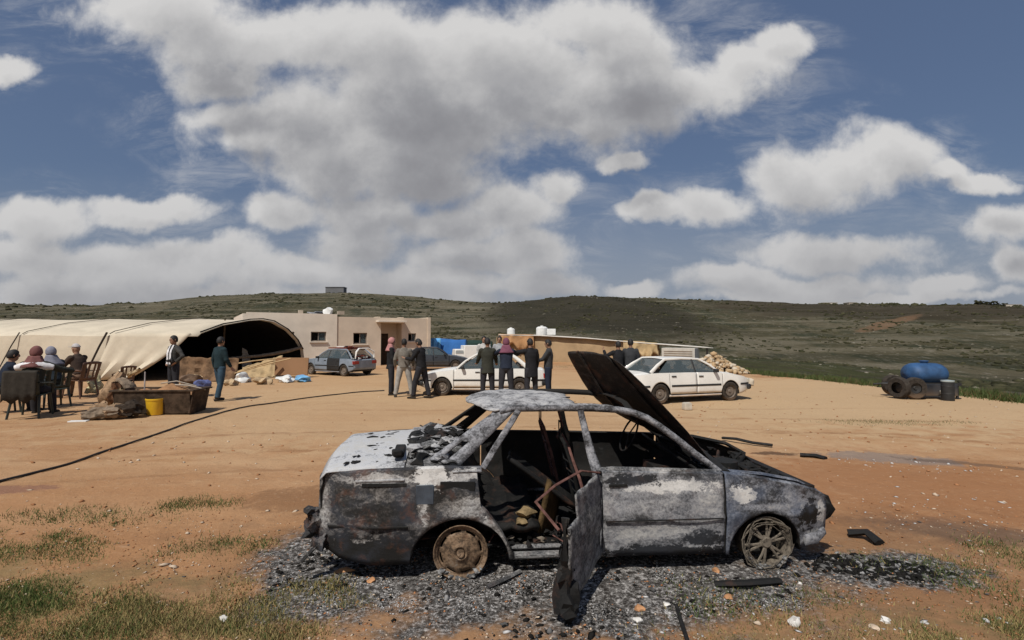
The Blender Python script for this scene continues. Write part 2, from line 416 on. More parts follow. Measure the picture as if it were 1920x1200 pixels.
# ---------------------------------------------------------------- hill cover
def scatter_rocks(name, n, mats, place, size, sq, kindlabel, sub=1):
    base = bmesh.new(); bmesh.ops.create_icosphere(base, subdivisions=sub, radius=1)
    bv = np.array([v.co[:] for v in base.verts]); bf = np.array([[v.index for v in f.verts] for f in base.faces]); base.free()
    V = []; F = []; M = []; k = 0
    rs = np.random.RandomState(n)
    while k < n:
        p = place(rs)
        if p is None: continue
        x, y, z, s0 = p; s = size(rs)*s0
        a = rs.rand()*6.28; c, s_ = math.cos(a), math.sin(a)
        vv = bv*(1+(rs.rand(len(bv), 1)-.5)*.7)*np.array(sq)*s
        vv = np.stack([vv[:, 0]*c-vv[:, 1]*s_, vv[:, 0]*s_+vv[:, 1]*c, vv[:, 2]], 1)+np.array([x, y, z])
        V.append(vv); F.append(bf+k*len(bv)); M += [rs.randint(len(mats))]*len(bf); k += 1
    o = fast_mesh(name, np.vstack(V), np.vstack(F), mats, M); tag(o, kindlabel[0], kindlabel[1], kind='stuff'); return o
M_sh = [plain('scrub_dark', (.036, .036, .018), .95, .3, .5), plain('scrub_olive', (.055, .052, .027), .95, .3, .5)]
M_lime = [plain('limestone', (.22, .20, .155), .95, .2, 1), plain('limestone_dull', (.15, .13, .10), .95, .2, 1)]
def hill_place(rlo, rhi, clump, thr, sink):
    def f(rs):
        r = rlo*(rhi/rlo)**rs.rand(); a = R(-46+92*rs.rand()); x, y = r*math.sin(a), r*math.cos(a)
        if edge(x, y) < 1.5: return None
        if mnoise.noise(Vector((x/clump, y/clump, 1.7)))+.25*mnoise.noise(Vector((x/clump*4, y/clump*4, 1.7))) < thr: return None
        return x, y, gz(x, y)+sink, (r/100)**.55
    return f
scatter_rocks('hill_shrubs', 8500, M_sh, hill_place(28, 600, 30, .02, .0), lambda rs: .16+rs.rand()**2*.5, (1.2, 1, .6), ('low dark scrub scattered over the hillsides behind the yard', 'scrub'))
scatter_rocks('hill_stones', 3000, M_lime, hill_place(30, 520, 22, .12, -.05), lambda rs: .08+rs.rand()**2*.30, (1.3, 1, .4), ('pale limestone outcrops strewn over the green hillsides', 'rocks'))
# wood line along the left and right horizon
def crest(px0, px1, rr):
    def f(rs):
        px = px0+(px1-px0)*rs.rand(); y = (rr+10)*(1+.03*rs.rand())/math.hypot(1, (px-960)/FPX); x = (px-960)/FPX*y
        if mnoise.noise(Vector((px*.03, 3, 0))) < -.05: return None
        return x, y, gz(x, y)+1.0, 1
    return f
scatter_rocks('ridge_wood', 420, M_sh, lambda rs: crest(0, 240, 535)(rs) if rs.rand() < .5 else crest(1500, 1920, 540)(rs), lambda rs: 1.2+rs.rand()*1.3, (1.2, 1, .9), ('far-off dark olive wood along the hill crest', 'woodland'))

# ---------------------------------------------------------------- grass
def grass(name, n, regions, label, hmin=.02, hmax=.07, mats=None, clump=.9, thr=.0, wid=.004, per=7, spread=.03):
    rs = np.random.RandomState(n+5); V = []; M = []; got = 0; tries = 0
    while got < n and tries < n*60:
        tries += 1
        cx, cy, rx, ry, rot = regions[rs.randint(len(regions))]
        a = rs.rand()*6.283; q = math.sqrt(rs.rand()); ux, uy = q*math.cos(a)*rx, q*math.sin(a)*ry
        x = cx+ux*math.cos(rot)-uy*math.sin(rot); y = cy+ux*math.sin(rot)+uy*math.cos(rot)
        nn = mnoise.noise(Vector((x/clump, y/clump, 9)))+.5*mnoise.noise(Vector((x/clump*3.1, y/clump*3.1, 9)))
        if nn-.55*q*q < thr: continue
        z = gz(x, y); dist = math.hypot(x, y)
        s = .6+.8*rs.rand()+max(0, nn)*.8
        for b in range(per):
            bx, by = x+rs.randn()*spread, y+rs.randn()*spread; an = rs.rand()*6.28; h = (hmin+(hmax-hmin)*rs.rand()**1.5)*s
            wd = wid*(.7+.6*rs.rand()); ln = rs.randn()*.5*h; lm = rs.randn()*.5*h
            V += [(bx-wd*math.cos(an), by-wd*math.sin(an), z-.005), (bx+wd*math.cos(an), by+wd*math.sin(an), z-.005), (bx+ln, by+lm, z+h)]
            M.append(rs.choice(len(mats), p=None) if rs.rand() < .55 else 0)
        got += 1
    F = np.arange(len(V)).reshape(-1, 3)
    o = fast_mesh(name, V, F, mats, M); tag(o, label, 'grass', kind='stuff'); return o
def leaf(name, c):
    m, t, b = new_mat(name); P = coords(t)
    t.put(b, 'Base Color', t.mix(t.noise(P, 3, 3), tuple(v*.7 for v in c), tuple(v*1.3 for v in c))); b.inputs['Roughness'].default_value = .7
    b.inputs['Specular IOR Level'].default_value = .2
    return m
G_green = leaf('grass_green', (.085, .115, .030)); G_deep = leaf('grass_deep', (.065, .090, .026)); G_dry = leaf('grass_dry', (.30, .24, .10)); G_brown = leaf('grass_brown', (.15, .10, .05))
grass('grass_patch', 7500, [(-4.2, 3.75, 1.5, .75, R(-8)), (-3.9, 3.25, 1.6, .5, 0), (-3.9, 3.5, 1.3, .7, 0), (-4.9, 4.5, 1.3, .5, 0)], 'short green grass in the bottom left of the yard', .008, .032, [G_green, G_green, G_deep, G_dry], .55, -.45, .0034, 8, .06)
grass('dry_weeds', 9500, [(-2.6, 3.0, 1.9, .8, 0), (-3.2, 3.3, 1.6, .7, 0), (2.3, 2.95, 2.4, .6, R(3)), (3.4, 3.1, 1.6, .5, R(15)), (-1.9, 3.6, .9, .5, 0)], 'sparse dry weeds with some green in the red earth in front', .008, .034, [G_dry, G_deep, G_brown, G_green], .40, -.25, .003, 7, .06)
grass('weed_tufts', 2600, [(gp(1640, 790)[0], 11.3, 2.1, .45, 0), (gp(1890, 1035)[0], 4.5, .5, .28, 0), (gp(1750, 1050)[0], 4.2, .9, .3, R(-10)), (gp(1850, 1130)[0], 3.6, .7, .3, 0), (gp(1400, 1120)[0], 3.7, .8, .25, 0), (gp(360, 940)[0], 5.8, .5, .15, 0), (gp(420, 1020)[0], 4.6, .5, .2, 0), (gp(190, 965)[0], 5.4, .9, .2, 0), (gp(1060, 682)[0], 33, 2.2, 1.5, 0)], 'scattered green weed tufts across the bare yard', .008, .035, [G_deep, G_green, G_dry], .35, -.25, .004, 6, .10)
ring = []
for i in range(40):
    yv = 13+i*.55; ring.append((lerp_pts(XE, yv)+.9, yv, 1.0, .6, 0))
grass('verge_grass', 4200, ring, 'long green grass along the edge of the yard on the right', .06, .20, [G_deep, G_brown, G_green], 1.2, -.25, .012, 7, .25)
# ================================================================ BURNT CAR
def burnt(name, lo, hi, ash=.5, rust=.15, blue=0., dark=(.013, .012, .011), mid=(.115, .115, .12), pale=(.50, .49, .47), spots=(), rough=.8, sc_=1.0, metal=0.0):
    """fire-blistered sheet metal: soot, bare grey steel, white ash, rust. ash 0..1 = share of ash"""
    m, t, b = new_mat(name); P = coords(t)
    mp = t.node('ShaderNodeMapping'); t.put(mp, 'Vector', P); mp.inputs['Scale'].default_value = (1*sc_, 1*sc_, 1.7*sc_)
    Q = mp.outputs[0]
    n1 = t.noise(Q, 2.2, 9, .66, .5); n2 = t.noise(Q, 10, 9, .76, .3); n3 = t.noise(P, 55, 5, .7)
    f = t.math('ADD', t.math('MULTIPLY', n1, .34), t.math('ADD', t.math('MULTIPLY', n2, .42), t.math('MULTIPLY', n3, .24)))
    x, y, z = t.sep(P)
    for (u, zz, ru, rz, k) in spots:
        q = t.comb(t.math('DIVIDE', t.math('SUBTRACT', x, u), ru), t.math('DIVIDE', t.math('SUBTRACT', z, zz), rz), 0.0)
        L = t.math('ADD', t.vm('LENGTH', q), t.math('MULTIPLY', t.math('SUBTRACT', n2, .5), 4.2))
        f = t.math('ADD', f, t.math('MULTIPLY', t.step(L, 1.05, .75), k))
    f = t.math('ADD', t.math('MULTIPLY', t.math('SUBTRACT', f, .5), 1.9), .5+(ash-.5)*.6)
    c = t.ramp(f, [(.30, dark), (.42, tuple(v*.35 for v in mid)), (.50, mid), (.58, tuple(v*1.7 for v in mid)), (.72, tuple(v*.85 for v in pale)), (.86, tuple(min(1, v*1.15) for v in pale))])
    if blue: c = t.mix(t.math('MULTIPLY', t.step(t.noise(P, 3.5, 5), .4, .6), blue), c, (.10, .125, .18), 'MIX')
    if rust:
        r = t.math('MULTIPLY', t.step(t.noise(t.vm('ADD', P, (7, 3, 1)), 5, 8, .7), .52, .66), rust)
        c = t.mix(r, c, (.13, .055, .03))
    t.put(b, 'Base Color', c); b.inputs['Roughness'].default_value = rough; b.inputs['Metallic'].default_value = metal
    b.inputs['Specular IOR Level'].default_value = .35
    t.put(b, 'Normal', t.bump(t.math('ADD', n2, t.math('MULTIPLY', n3, .5)), .55, .008))
    return m
B_roof = burnt('burnt_roof', 0, 1, ash=.60, rust=.08, mid=(.20, .20, .205), pale=(.56, .55, .52))
B_rail = burnt('burnt_rail', 0, 1, ash=.50, rust=.05, mid=(.15, .153, .165), pale=(.44, .44, .44))
B_trunk = burnt('burnt_trunk', 0, 1, ash=.68, rust=.04, mid=(.27, .275, .285), pale=(.48, .475, .46))
B_deck = burnt('burnt_deck', 0, 1, ash=.52, rust=.05, mid=(.10, .10, .10), sc_=1.6)
B_quart = burnt('burnt_quarter', 0, 1, ash=.36, rust=.45, blue=.15, mid=(.095, .088, .082),
    spots=[(-.15, .80, .13, .10, .22), (-.2, .62, .05, .2, .16), (.12, .80, .16, .05, .20), (.12, .56, .22, .09, .12), (-.55, .78, .35, .05, .14), (-.98, .6, .06, .25, .10), (-.65, .20, .6, .17, -.45), (-.5, .52, .3, .12, -.05), (.35, .30, .12, .2, .12)])
B_fdoor = burnt('burnt_front_door', 0, 1, ash=.50, rust=.12, blue=.12, mid=(.15, .15, .155),
    spots=[(1.75, .68, .42, .05, .17), (1.45, .73, .2, .05, -.22), (1.32, .58, .16, .12, .03), (2.05, .50, .14, .16, .06), (1.6, .52, .3, .06, .03), (1.6, .32, .35, .06, .10), (2.05, .25, .18, .08, -.14), (1.75, .17, .6, .05, -.2)])
B_fend = burnt('burnt_fender', 0, 1, ash=.46, rust=.10, blue=.55, mid=(.145, .15, .165), rough=.55, metal=.15,
    spots=[(2.35, .60, .10, .07, .24), (2.95, .42, .10, .12, -.25), (3.08, .42, .07, .10, .16), (3.0, .22, .12, .06, .14), (2.55, .50, .25, .03, .06)])
B_rdoor = burnt('burnt_rear_door', 0, 1, ash=.50, rust=.20, blue=.1, mid=(.14, .138, .135), spots=[(.74, .62, .06, .22, -.25)])
B_char = burnt('charred_dark', 0, 1, ash=.20, rust=.18, mid=(.04, .038, .035), pale=(.20, .19, .18), dark=(.006, .006, .006))
B_int = burnt('charred_inside', 0, 1, ash=.16, rust=.35, mid=(.035, .03, .026), pale=(.16, .14, .12), dark=(.003, .003, .003))
B_hood = burnt('scorched_hood', 0, 1, ash=.40, rust=.6, mid=(.032, .026, .023), pale=(.11, .095, .085), dark=(.012, .010, .009), rough=.75)
B_far = burnt('charred_far_side', 0, 1, ash=.22, rust=.1, mid=(.04, .04, .04), pale=(.2, .2, .2))
M_rustrim = burnt('rusted_rim', 0, 1, ash=.52, rust=.7, mid=(.13, .085, .052), pale=(.30, .25, .20), dark=(.03, .02, .014))
M_greyrim = burnt('greyed_rim', 0, 1, ash=.60, rust=.2, mid=(.095, .08, .062), pale=(.22, .19, .15), dark=(.05, .045, .04))
M_foam = plain('scorched_foam', (.10, .065, .03), .95, .5, 9, bump=.6)
M_pink = plain('rusty_pink_steel', (.12, .06, .05), .8, .45, 12)

W_ = 1.62; SH = .030
ox, oy = -.48-(.81)*math.sin(R(4.5)), 3.98+.81*math.cos(R(4.5))
car0 = thing('burnt_car', (ox, oy, .0), R(4.5), 'burnt out sedan wreck in soot and white ash with raised hood and open rear door', 'car')
def Bp(u, w, z): return (u, w-.81, z+SH*w)
def wob(u, z, k=.013): return fbm(u*3.1, z*4.0, 4)*k + fbm(u*11, z*11, 8)*k*.25
def insetB(u, z):
    e = .11*max(0, (-.60-u)/.4)**2 + .15*max(0, (u-2.62)/.55)**2
    s = .10*max(0, .42-z) + .22*max(0, z-.46)**1.6
    crease = -.010*math.exp(-((z-.43)/.018)**2)
    return e+s+crease
beltB = [(-1.02,.78),(-.9,.82),(-.6,.835),(0,.85),(.26,.825),(1.2,.80),(2.21,.765),(2.44,.735),(2.81,.665),(3.05,.585),(3.15,.53)]
def archB(u, uc, ru, top, z0=.12):
    t = 1-((u-uc)/ru)**2
    return z0+(top-z0)*math.sqrt(t) if t > 0 else 0
def zloB(u):
    base = lerp_pts([(-1.02,.30),(-.95,.24),(-.84,.18),(-.6,.13),(-.3,.13),(.5,.14),(2.2,.12),(2.86,.16),(2.92,.17),(3.05,.215),(3.16,.26)], u)
    return max(base, archB(u, .08, .385, .475), archB(u, 2.555, .315, .455))
def ucols(u0, u1, extra=(), n=26):
    us = [u0+(u1-u0)*i/n for i in range(n+1)]
    for c, r in ((.08, .385), (2.555, .315)):
        us += [c+r*math.cos(math.pi*k/22) for k in range(23)]
    us += list(extra)
    us = sorted(set(round(u, 4) for u in us if u0-1e-6 <= u <= u1+1e-6)); return us
def side_panel(u0, u1, near=True, zhi=None, zlo=None, rows=15, k=.013):
    zhi = zhi or (lambda u: lerp_pts(beltB, u)); zlo = zlo or zloB
    G_ = []
    for u in ucols(u0, u1):
        a, b_ = zlo(u), zhi(u)
        if b_ < a+.004: b_ = a+.004
        row = []
        for i in range(rows+1):
            z = a+(b_-a)*i/rows
            w = insetB(u, z)+wob(u, z, k)
            row.append(Bp(u, w if near else W_-w, z))
        # turned-in top edge
        z = b_; w = insetB(u, z)+.035
        row.append(Bp(u, w if near else W_-w, z+.012)); row.append(Bp(u, w+.03 if near else W_-w-.03, z+.006))
        G_.append(row)
    return MB().grid(G_)
def arch_liner(mb, uc, ru, top, near=True):
    rows = []
    for k in range(0, 19):
        a = math.pi*k/18; u = uc+ru*math.cos(a); z = .12+(top-.12)*math.sin(a)
        w0 = insetB(u, z)+.004
        rows.append([Bp(u, w_ if near else W_-w_, z) for w_ in (w0, w0+.03, .12, .34)])
    mb.grid(rows)
    k = len(mb.v); mb.v += [Bp(uc, .34 if near else W_-.34, .12)] + [r[3] for r in rows]
    for i in range(18): mb.f.append((k, k+1+i, k+2+i)); mb.m.append(0)
# quarter panel with its crescent behind the wheel
def qhi(u): return lerp_pts(beltB, u) if u <= .235 else max(lerp_pts([(.236,.56),(.30,.50),(.40,.36),(.50,.17)], u), zloB(u)+.02)
q = side_panel(-1.02, .50, zhi=qhi); qp = q.build('quarter_panel', B_quart, car0, solid=.012)
tag(qp, 'sooty rear quarter panel with a streak of white ash')
mb = MB(); arch_liner(mb, .08, .385, .475); mb.build('wheel_well', B_char, car0, solid=.006)
mb = MB(); arch_liner(mb, 2.555, .315, .455); mb.build('wheel_well', B_char, car0, solid=.006)
# dark fuel-flap recess plate and torn reveal above the wheel, sunken panels
mb = MB(); mb.box(Bp(-.19, insetB(-.19, .66)-.003, .66), (.135, .01, .15)); mb.build('fuel_flap', plain('blue_black_steel', (.05, .065, .085), .45, .3, 9), car0, bevel=.006)
mb = MB()
for (u, z, du, dz) in ((.06, .715, .27, .075), (-.50, .735, .34, .03)):
    mb = MB(); mb.box(Bp(u, insetB(u, z)-.002, z), (du, .008, dz), ry=R(1))
    mb.build('burnt_opening', B_char, car0, bevel=.004)
mb = MB(); mb.sweep([Bp(-.72, insetB(-.7, .775)-.006, .765), Bp(-.35, insetB(-.35, .775)-.006, .772)], .009, .008, 6, (0, -1, 0)); mb.build('trim_strip', B_roof, car0)
mb = MB(); mb.sweep([Bp(u, insetB(u, .425)-.006, .428) for u in (-.93, -.6, -.32)], .010, .006, 6, (0, -1, 0)); mb.build('moulding', B_char, car0)
# front door, fender
fd = side_panel(1.205, 2.195, zlo=lambda u: .135); fdo = fd.build('front_door', B_fdoor, car0, solid=.012)
mb = MB(); mb.box(Bp(1.33, insetB(1.33, .70)-.004, .695), (.15, .014, .022)); mb.build('door_handle', B_char, fdo, bevel=.004)
mb = MB(); mb.sweep([Bp(u, insetB(u, .425)-.004, .425) for u in (1.22, 1.7, 2.18)], .006, .005, 6, (0, -1, 0)); mb.build('moulding', B_char, fdo)
fp = side_panel(2.215, 3.15); fp.build('fender', B_fend, car0, solid=.012)
mb = MB(); mb.sweep([Bp(2.20, insetB(2.2, z)+.004, z) for z in (.17, .3, .45, .6, .74)], .009, .006, 6, (0, -1, 0)); mb.build('door_gap', B_char, car0)
# headlamp hollow at the front corner and the front face
mb = MB()
rows = []
for i in range(15):
    w_ = .13+(W_-.26)*i/14; uu = 3.13+.07*math.sin(math.pi*i/14)
    rows.append([Bp(uu+fbm(w_*6, z*6)*.015-(.03 if z < .3 else 0), w_, z) for z in (.24, .32, .40, .46, .50, .53)])
mb.grid(rows, keep=lambda i, j: not (j in (2, 3) and i in (0, 1, 2, 4, 5, 6, 8, 9, 11, 12, 13)))
mb.build('front_panel', B_char, car0, solid=.012)
mb = MB(); mb.sweep([Bp(2.90, .05, .205), Bp(3.02, .075, .215), Bp(3.12, .12, .25)], [.045, .05, .035], [.012]*3, 8, (0, -1, 0)); mb.build('valance', B_rail, car0)
mb = MB(); mb.rock(Bp(3.15, .20, .40), .10, (.5, .9, 1.1), amp=.6, sub=2); mb.rock(Bp(3.17, .5, .30), .12, (.6, 1.2, .9), amp=.6, sub=2)
mb.rock(Bp(3.2, .9, .28), .14, (.6, 1.3, .8), amp=.6, sub=2); mb.build('melted_bumper', B_char, car0)
# far side
mb = side_panel(-1.02, .26, near=False); mb.build('quarter_panel', B_far, car0, solid=.012)
mb = side_panel(.27, 1.19, near=False); mb.build('rear_door', B_far, car0, solid=.012)
mb = side_panel(1.205, 2.195, near=False, zlo=lambda u: .165); mb.build('front_door', B_far, car0, solid=.012)
mb = side_panel(2.215, 3.15, near=False); mb.build('fender', B_far, car0, solid=.012)
for uc, ru, top in ((.08, .385, .475), (2.555, .315, .455)):
    mb = MB(); arch_liner(mb, uc, ru, top, False); mb.build('wheel_well', B_char, car0, solid=.006)
# sills, floor
for near in (True, False):
    mb = MB(); rr_ = [Bp(u, .075 if near else W_-.075, .150) for u in (.47, 1.2, 1.8, 2.24)]
    mb.sweep(rr_, .028, .034, 10, (0, -1, 0)); mb.sweep([(p[0], p[1]+(.05 if near else -.05), p[2]+.045) for p in rr_], .018, .03, 8, (0, -1, 0))
    mb.build('sill', B_rdoor, car0)
mb = MB(); rows = []
for i in range(31):
    u = -.9+3.85*i/30
    rows.append([Bp(u, .14+(W_-.28)*j/12, (.17 if .35 < u < 2.15 else .26 if u < .35 else .24)+abs(fbm(u*4, j*.7))*.03+(.07 if j == 6 else 0)) for j in range(13)])
mb.grid(rows); mb.build('floor_pan', B_int, car0, solid=.01)
mb = MB(); mb.grid([[Bp(2.22, w_, z) for w_ in (.10, .5, .81, 1.1, 1.52)] for z in (.2, .45, .70)]); mb.build('bulkhead', B_int, car0, solid=.012)
mb = MB(); mb.grid([[Bp(u, w_, z) for w_ in (.12, .5, .81, 1.1, 1.50)] for u, z in ((.02, .24), (-.12, .55), (-.15, .83))]); mb.build('rear_bulkhead', B_int, car0, solid=.012)
# tail
rows = []
for i in range(17):
    w_ = .11+(W_-.22)*i/16; bul = .05*math.sin(math.pi*i/16)
    rows.append([Bp(-1.0-bul+(.02 if z > .7 else 0)+(.05 if z < .3 else 0)+fbm(w_*5, z*5, 3)*.014, w_, z) for z in (.22, .30, .40, .50, .60, .68, .74, .80)])
mb = MB().grid(rows, keep=lambda i, j: not (j in (3, 4) and i in (1, 2, 3, 12, 13, 14))); mb.build('tail_panel', B_far, car0, solid=.012)
mb = MB()
for (u, w_, z, s) in ((-1.03, .14, .42, .07), (-1.05, .22, .34, .08), (-1.0, .10, .30, .07), (-1.09, .35, .40, .06), (-1.06, .12, .52, .05)):
    mb.rock(Bp(u, w_, z), s, (1.1, .7, .8), amp=.9, sub=2)
mb.sweep([Bp(-1.0, .12, .40), Bp(-1.10, .15, .385), Bp(-1.17, .3, .37)], .016, .02, 6); mb.sweep([Bp(-1.02, .10, .55), Bp(-1.10, .14, .46), Bp(-1.08, .18, .34)], .008, .012, 6)
mb.sweep([Bp(-.95, .10, .36), Bp(-1.03, .08, .26), Bp(-1.12, .05, .17)], .03, .012, 6)
mb.build('bumper_remains', B_quart, car0)
# ---- trunk lid and rear shelf
def deckz(u, w_, base): 
    c_ = 1-((w_-.81)/.75)**2
    return base+.075*max(0, c_)+fbm(u*3, w_*3, 6)*.012
def deck(u0, u1, nu, w0, w1, basef, name, m, rag=0):
    rows = []
    for i in range(nu+1):
        u = u0+(u1-u0)*i/nu; row = []
        for j in range(25):
            w_ = w0+(w1-w0)*j/24; uu = u
            if u < -.5: uu = u-.05*(1-((w_-.81)/.75)**2)*(1 if i == 0 else (1-i/nu))
            row.append(Bp(uu, w_, deckz(uu, w_, basef(u))))
        rows.append(row)
    return MB().grid(rows).build(name, m, car0, solid=.010)
deck(-1.0, -.36, 14, .085, 1.535, lambda u: lerp_pts([(-1.0,.77),(-.985,.80),(-.95,.822),(-.6,.838),(-.36,.852)], u), 'trunk_lid', B_trunk)
deck(-.35, .02, 10, .085, 1.535, lambda u: lerp_pts([(-.35,.850),(-.1,.842),(.02,.80)], u)-.0, 'rear_shelf', B_deck)
mb = MB(); mb.grid([[Bp(u, w_, z) for u in (.02, .12, .245)] for w_, z in ((.035, .825), (.10, .84), (.16, .832))]); mb.build('window_sill', B_roof, car0, solid=.012)
mb = MB()
for i in range(190):
    u = -.38+.46*rng.random(); w_ = .14+1.3*rng.random(); s = .010+.065*rng.random()**2.0
    mb.rock(Bp(u, w_, deckz(u, w_, .85)+s*.2), s, (1.2, 1, .5), amp=.8, mi=rng.choice((0, 0, 1, 2)))
for i in range(16):
    u = -.34+.36*rng.random(); w_ = .3+1.0*rng.random(); a = rng.random()*6.3; l = .08+.14*rng.random()
    z = deckz(u, w_, .87); mb.sweep([Bp(u, w_, z), Bp(u+l*.5*math.cos(a), w_+l*.5*math.sin(a), z+.03*rng.random()), Bp(u+l*math.cos(a), w_+l*math.sin(a), z)], .008, .006, 5)
mb.build('shelf_debris', [B_char, B_deck, B_roof], car0)
mb = MB(); mb.box(Bp(-.43, .36, .915), (.085, .30, .05), rz=R(4)); mb.box(Bp(-.43, .20, .94), (.08, .08, .05), rz=R(14)); mb.build('melted_lamp', B_char, car0, bevel=.012)
mb = MB()
for i in range(70):
    u = -.85+.48*rng.random()**.6; w_ = .15+1.2*rng.random(); s = .004+.02*rng.random()**2
    mb.rock(Bp(u, w_, deckz(u, w_, .838)), s, (2.2, 1, .35), amp=.8)
mb.build('peeled_flakes', B_char, car0)
# ---- roof rails, pillars
def rail(near):
    f = (lambda u, w_, z: Bp(u, w_, z)) if near else (lambda u, w_, z: (u, W_-w_-.81, z+SH*W_*.8))
    d = 0 if near else .0
    path = [(2.24,.14,.735),(2.13,.16,.82),(2.03,.18,.895),(1.89,.20,1.01),(1.75,.23,1.115),(1.64,.245,1.185),(1.53,.26,1.227),(1.40,.272,1.250),(1.2,.28,1.262),(.9,.285,1.268),(.5,.28,1.268),(.40,.27,1.245)]
    return [f(*p) for p in path], [.028,.030,.031,.032,.033,.036,.037,.036,.034,.034,.036,.03], [.022]*12
for near in (True, False):
    p, ra, rb = rail(near); mb = MB(); mb.sweep(p, [r*.72 for r in ra], [r*1.3 for r in rb], 10, (0, -.35 if near else .35, 1))
    o = mb.build('roof_rail', B_rail if near else B_far, car0)
    f = (lambda u, w_, z: Bp(u, w_, z)) if near else (lambda u, w_, z: (u, W_-w_-.81, z+SH*W_*.8))
    # C pillar: wide sheet, twisted to the deck
    rows = []
    for i in range(13):
        t_ = i/12
        a = Vector((.38-.60*t_, .30-.09*t_, 1.262-.41*t_)); b_ = Vector((.52-.44*t_, .265-.12*t_, 1.245-.40*t_))
        rows.append([f(*(a.lerp(b_, s)+Vector((0, -.015*math.sin(math.pi*s), 0)))) for s in (0, .25, .5, .75, 1)])
    MB().grid(rows, keep=lambda i, j: not (i > 6 and j in (1,))).build('pillar', B_rail if near else B_far, car0, solid=.014)
    mb = MB(); mb.sweep([f(.555,.265,1.255), f(.50,.24,1.17), f(.36,.19,.97), f(.26,.15,.815)], .026, .014, 8, (0, -1, 0))
    mb.build('pillar', B_rail if near else B_far, car0)
    mb = MB(); mb.sweep([f(1.08,.262,1.25), f(1.11,.23,1.1), f(1.15,.17,.90), f(1.185,.11,.78), f(1.19,.10,.4), f(1.19,.10,.16)], [.027,.029,.036,.045,.05,.05], .02, 8, (0, -1, 0))
    mb.build('pillar', B_rail if near else B_far, car0)
# door-frame ledge under the front side window
mb = MB(); mb.sweep([Bp(1.19,.10,.795), Bp(1.3,.085,.805), Bp(1.8,.08,.785), Bp(2.18,.09,.762)], .022, .03, 8, (0, -1, 0)); mb.build('window_ledge', B_rdoor, car0)
# roof sheet: rear part only, torn front edge
rows = []
NW = 30
for j in range(NW+1):
    s = j/NW; w_ = .265+(1.355-.265)*s
    ur = .36-.25*math.sin(math.pi*min(1, s*1.0))**.8+.0*s; uf = 1.13-.20*s-.05*math.sin(s*9)+fbm(s*7, 2)*.07
    if s < .12: uf = 1.36-s*1.3
    row = []
    for i in range(19):
        u = ur+(uf-ur)*i/18; cr = .036*(1-(2*s-1)**2)*(1 if i > 2 else .6+.13*i)
        sag = -.02*sstep(.75, 1.1, u)*math.sin(math.pi*s)
        row.append(Bp(u, w_, 1.278+cr+sag+fbm(u*5, w_*5, 2)*.018-(.022 if i == 0 else .008 if i == 1 else 0)))
    rows.append(row)
MB().grid(rows).build('roof', B_roof, car0, solid=.012)
mb = MB(); mb.sweep([Bp(1.52, .27, 1.235), Bp(1.55, .55, 1.262), Bp(1.555, .81, 1.268), Bp(1.54, 1.1, 1.262), Bp(1.5, 1.36, 1.24)], .03, .016, 8); mb.build('roof_header', B_far, car0)
mb = MB(); mb.sweep([Bp(.95, .3, 1.27), Bp(1.0, .81, 1.285), Bp(.97, 1.34, 1.26)], .02, .012, 6)
mb.build('roof_bow', B_far, car0)
# ---- hood: thrown back on its hinges
nearE = [(2.23,.25,.79),(2.12,.25,.92),(2.01,.25,1.06),(1.84,.25,1.25),(1.68,.26,1.42),(1.55,.30,1.57),(1.43,.38,1.68)]
farE = [(2.30,1.42,.83),(2.06,1.42,.90),(1.82,1.42,1.00),(1.58,1.42,1.14),(1.42,1.42,1.29),(1.28,1.40,1.52),(1.15,1.34,1.735)]
rows = []
for a, b_ in zip(nearE, farE):
    row = []
    for j in range(15):
        s = j/14; p = Vector(a).lerp(Vector(b_), s); bow = math.sin(math.pi*s)
        k = nearE.index(a)/6
        p += Vector((.055*bow*(.3+k), 0, .03*bow*k)) + Vector((fbm(s*4, k*4)*.02, 0, fbm(s*4, k*4, 3)*.015))
        row.append((p.x, p.y-.81, p.z))
    rows.append(row)
hd = MB().grid(rows).build('hood', B_hood, car0, solid=.014, sub=1)
mb = MB()
mb.sweep([(r[3][0]-.02, r[3][1], r[3][2]-.01) for r in rows], .025, .012, 6); mb.sweep([(r[11][0]-.02, r[11][1], r[11][2]-.01) for r in rows], .025, .012, 6)
mb.build('hood_brace', B_hood, hd)
# ---- engine bay
mb = MB()
mb.sweep([Bp(2.26, .12, .74), Bp(2.3, .81, .79), Bp(2.26, 1.5, .74)], .06, .03, 8)
mb.build('cowl', B_char, car0)
mb = MB()
mb.box(Bp(2.62, .81, .47), (.45, .60, .24), rz=.05); mb.box(Bp(2.66, .81, .60), (.22, .36, .07)); mb.box(Bp(2.50, 1.26, .56), (.22, .18, .17), rz=.2)
mb.lathe([(0,0),(.085,0),(.085,.16),(.05,.19),(0,.19)], Bp(2.42, .30, .52)); mb.lathe([(0,0),(.085,0),(.085,.16),(.05,.19),(0,.19)], Bp(2.42, 1.34, .52))
mb.lathe([(0,0),(.12,0),(.12,.06),(0,.06)], Bp(2.55, .70, .63)); mb.box(Bp(3.0, .81, .46), (.06, 1.2, .2)); mb.box(Bp(3.02, .81, .585), (.07, 1.34, .03))
for i in range(46):
    u = 2.32+.6*rng.random(); w_ = .22+1.2*rng.random(); s = .015+.04*rng.random()
    mb.rock(Bp(u, w_, .58+.08*rng.random()), s, (1.3, 1, .6), amp=.8, mi=rng.choice((0, 1, 0)))
for i in range(16):
    u = 2.35+.5*rng.random(); w_ = .25+1.0*rng.random(); a = rng.random()*6.3; l = .12+.25*rng.random(); z = .62
    mb.sweep([Bp(u, w_, z), Bp(u+l*.5*math.cos(a), w_+l*.5*math.sin(a), z+.07*rng.random()), Bp(u+l*math.cos(a), w_+l*math.sin(a), z-.02)], .008+.01*rng.random(), None, 6, mi=rng.choice((0, 1)))
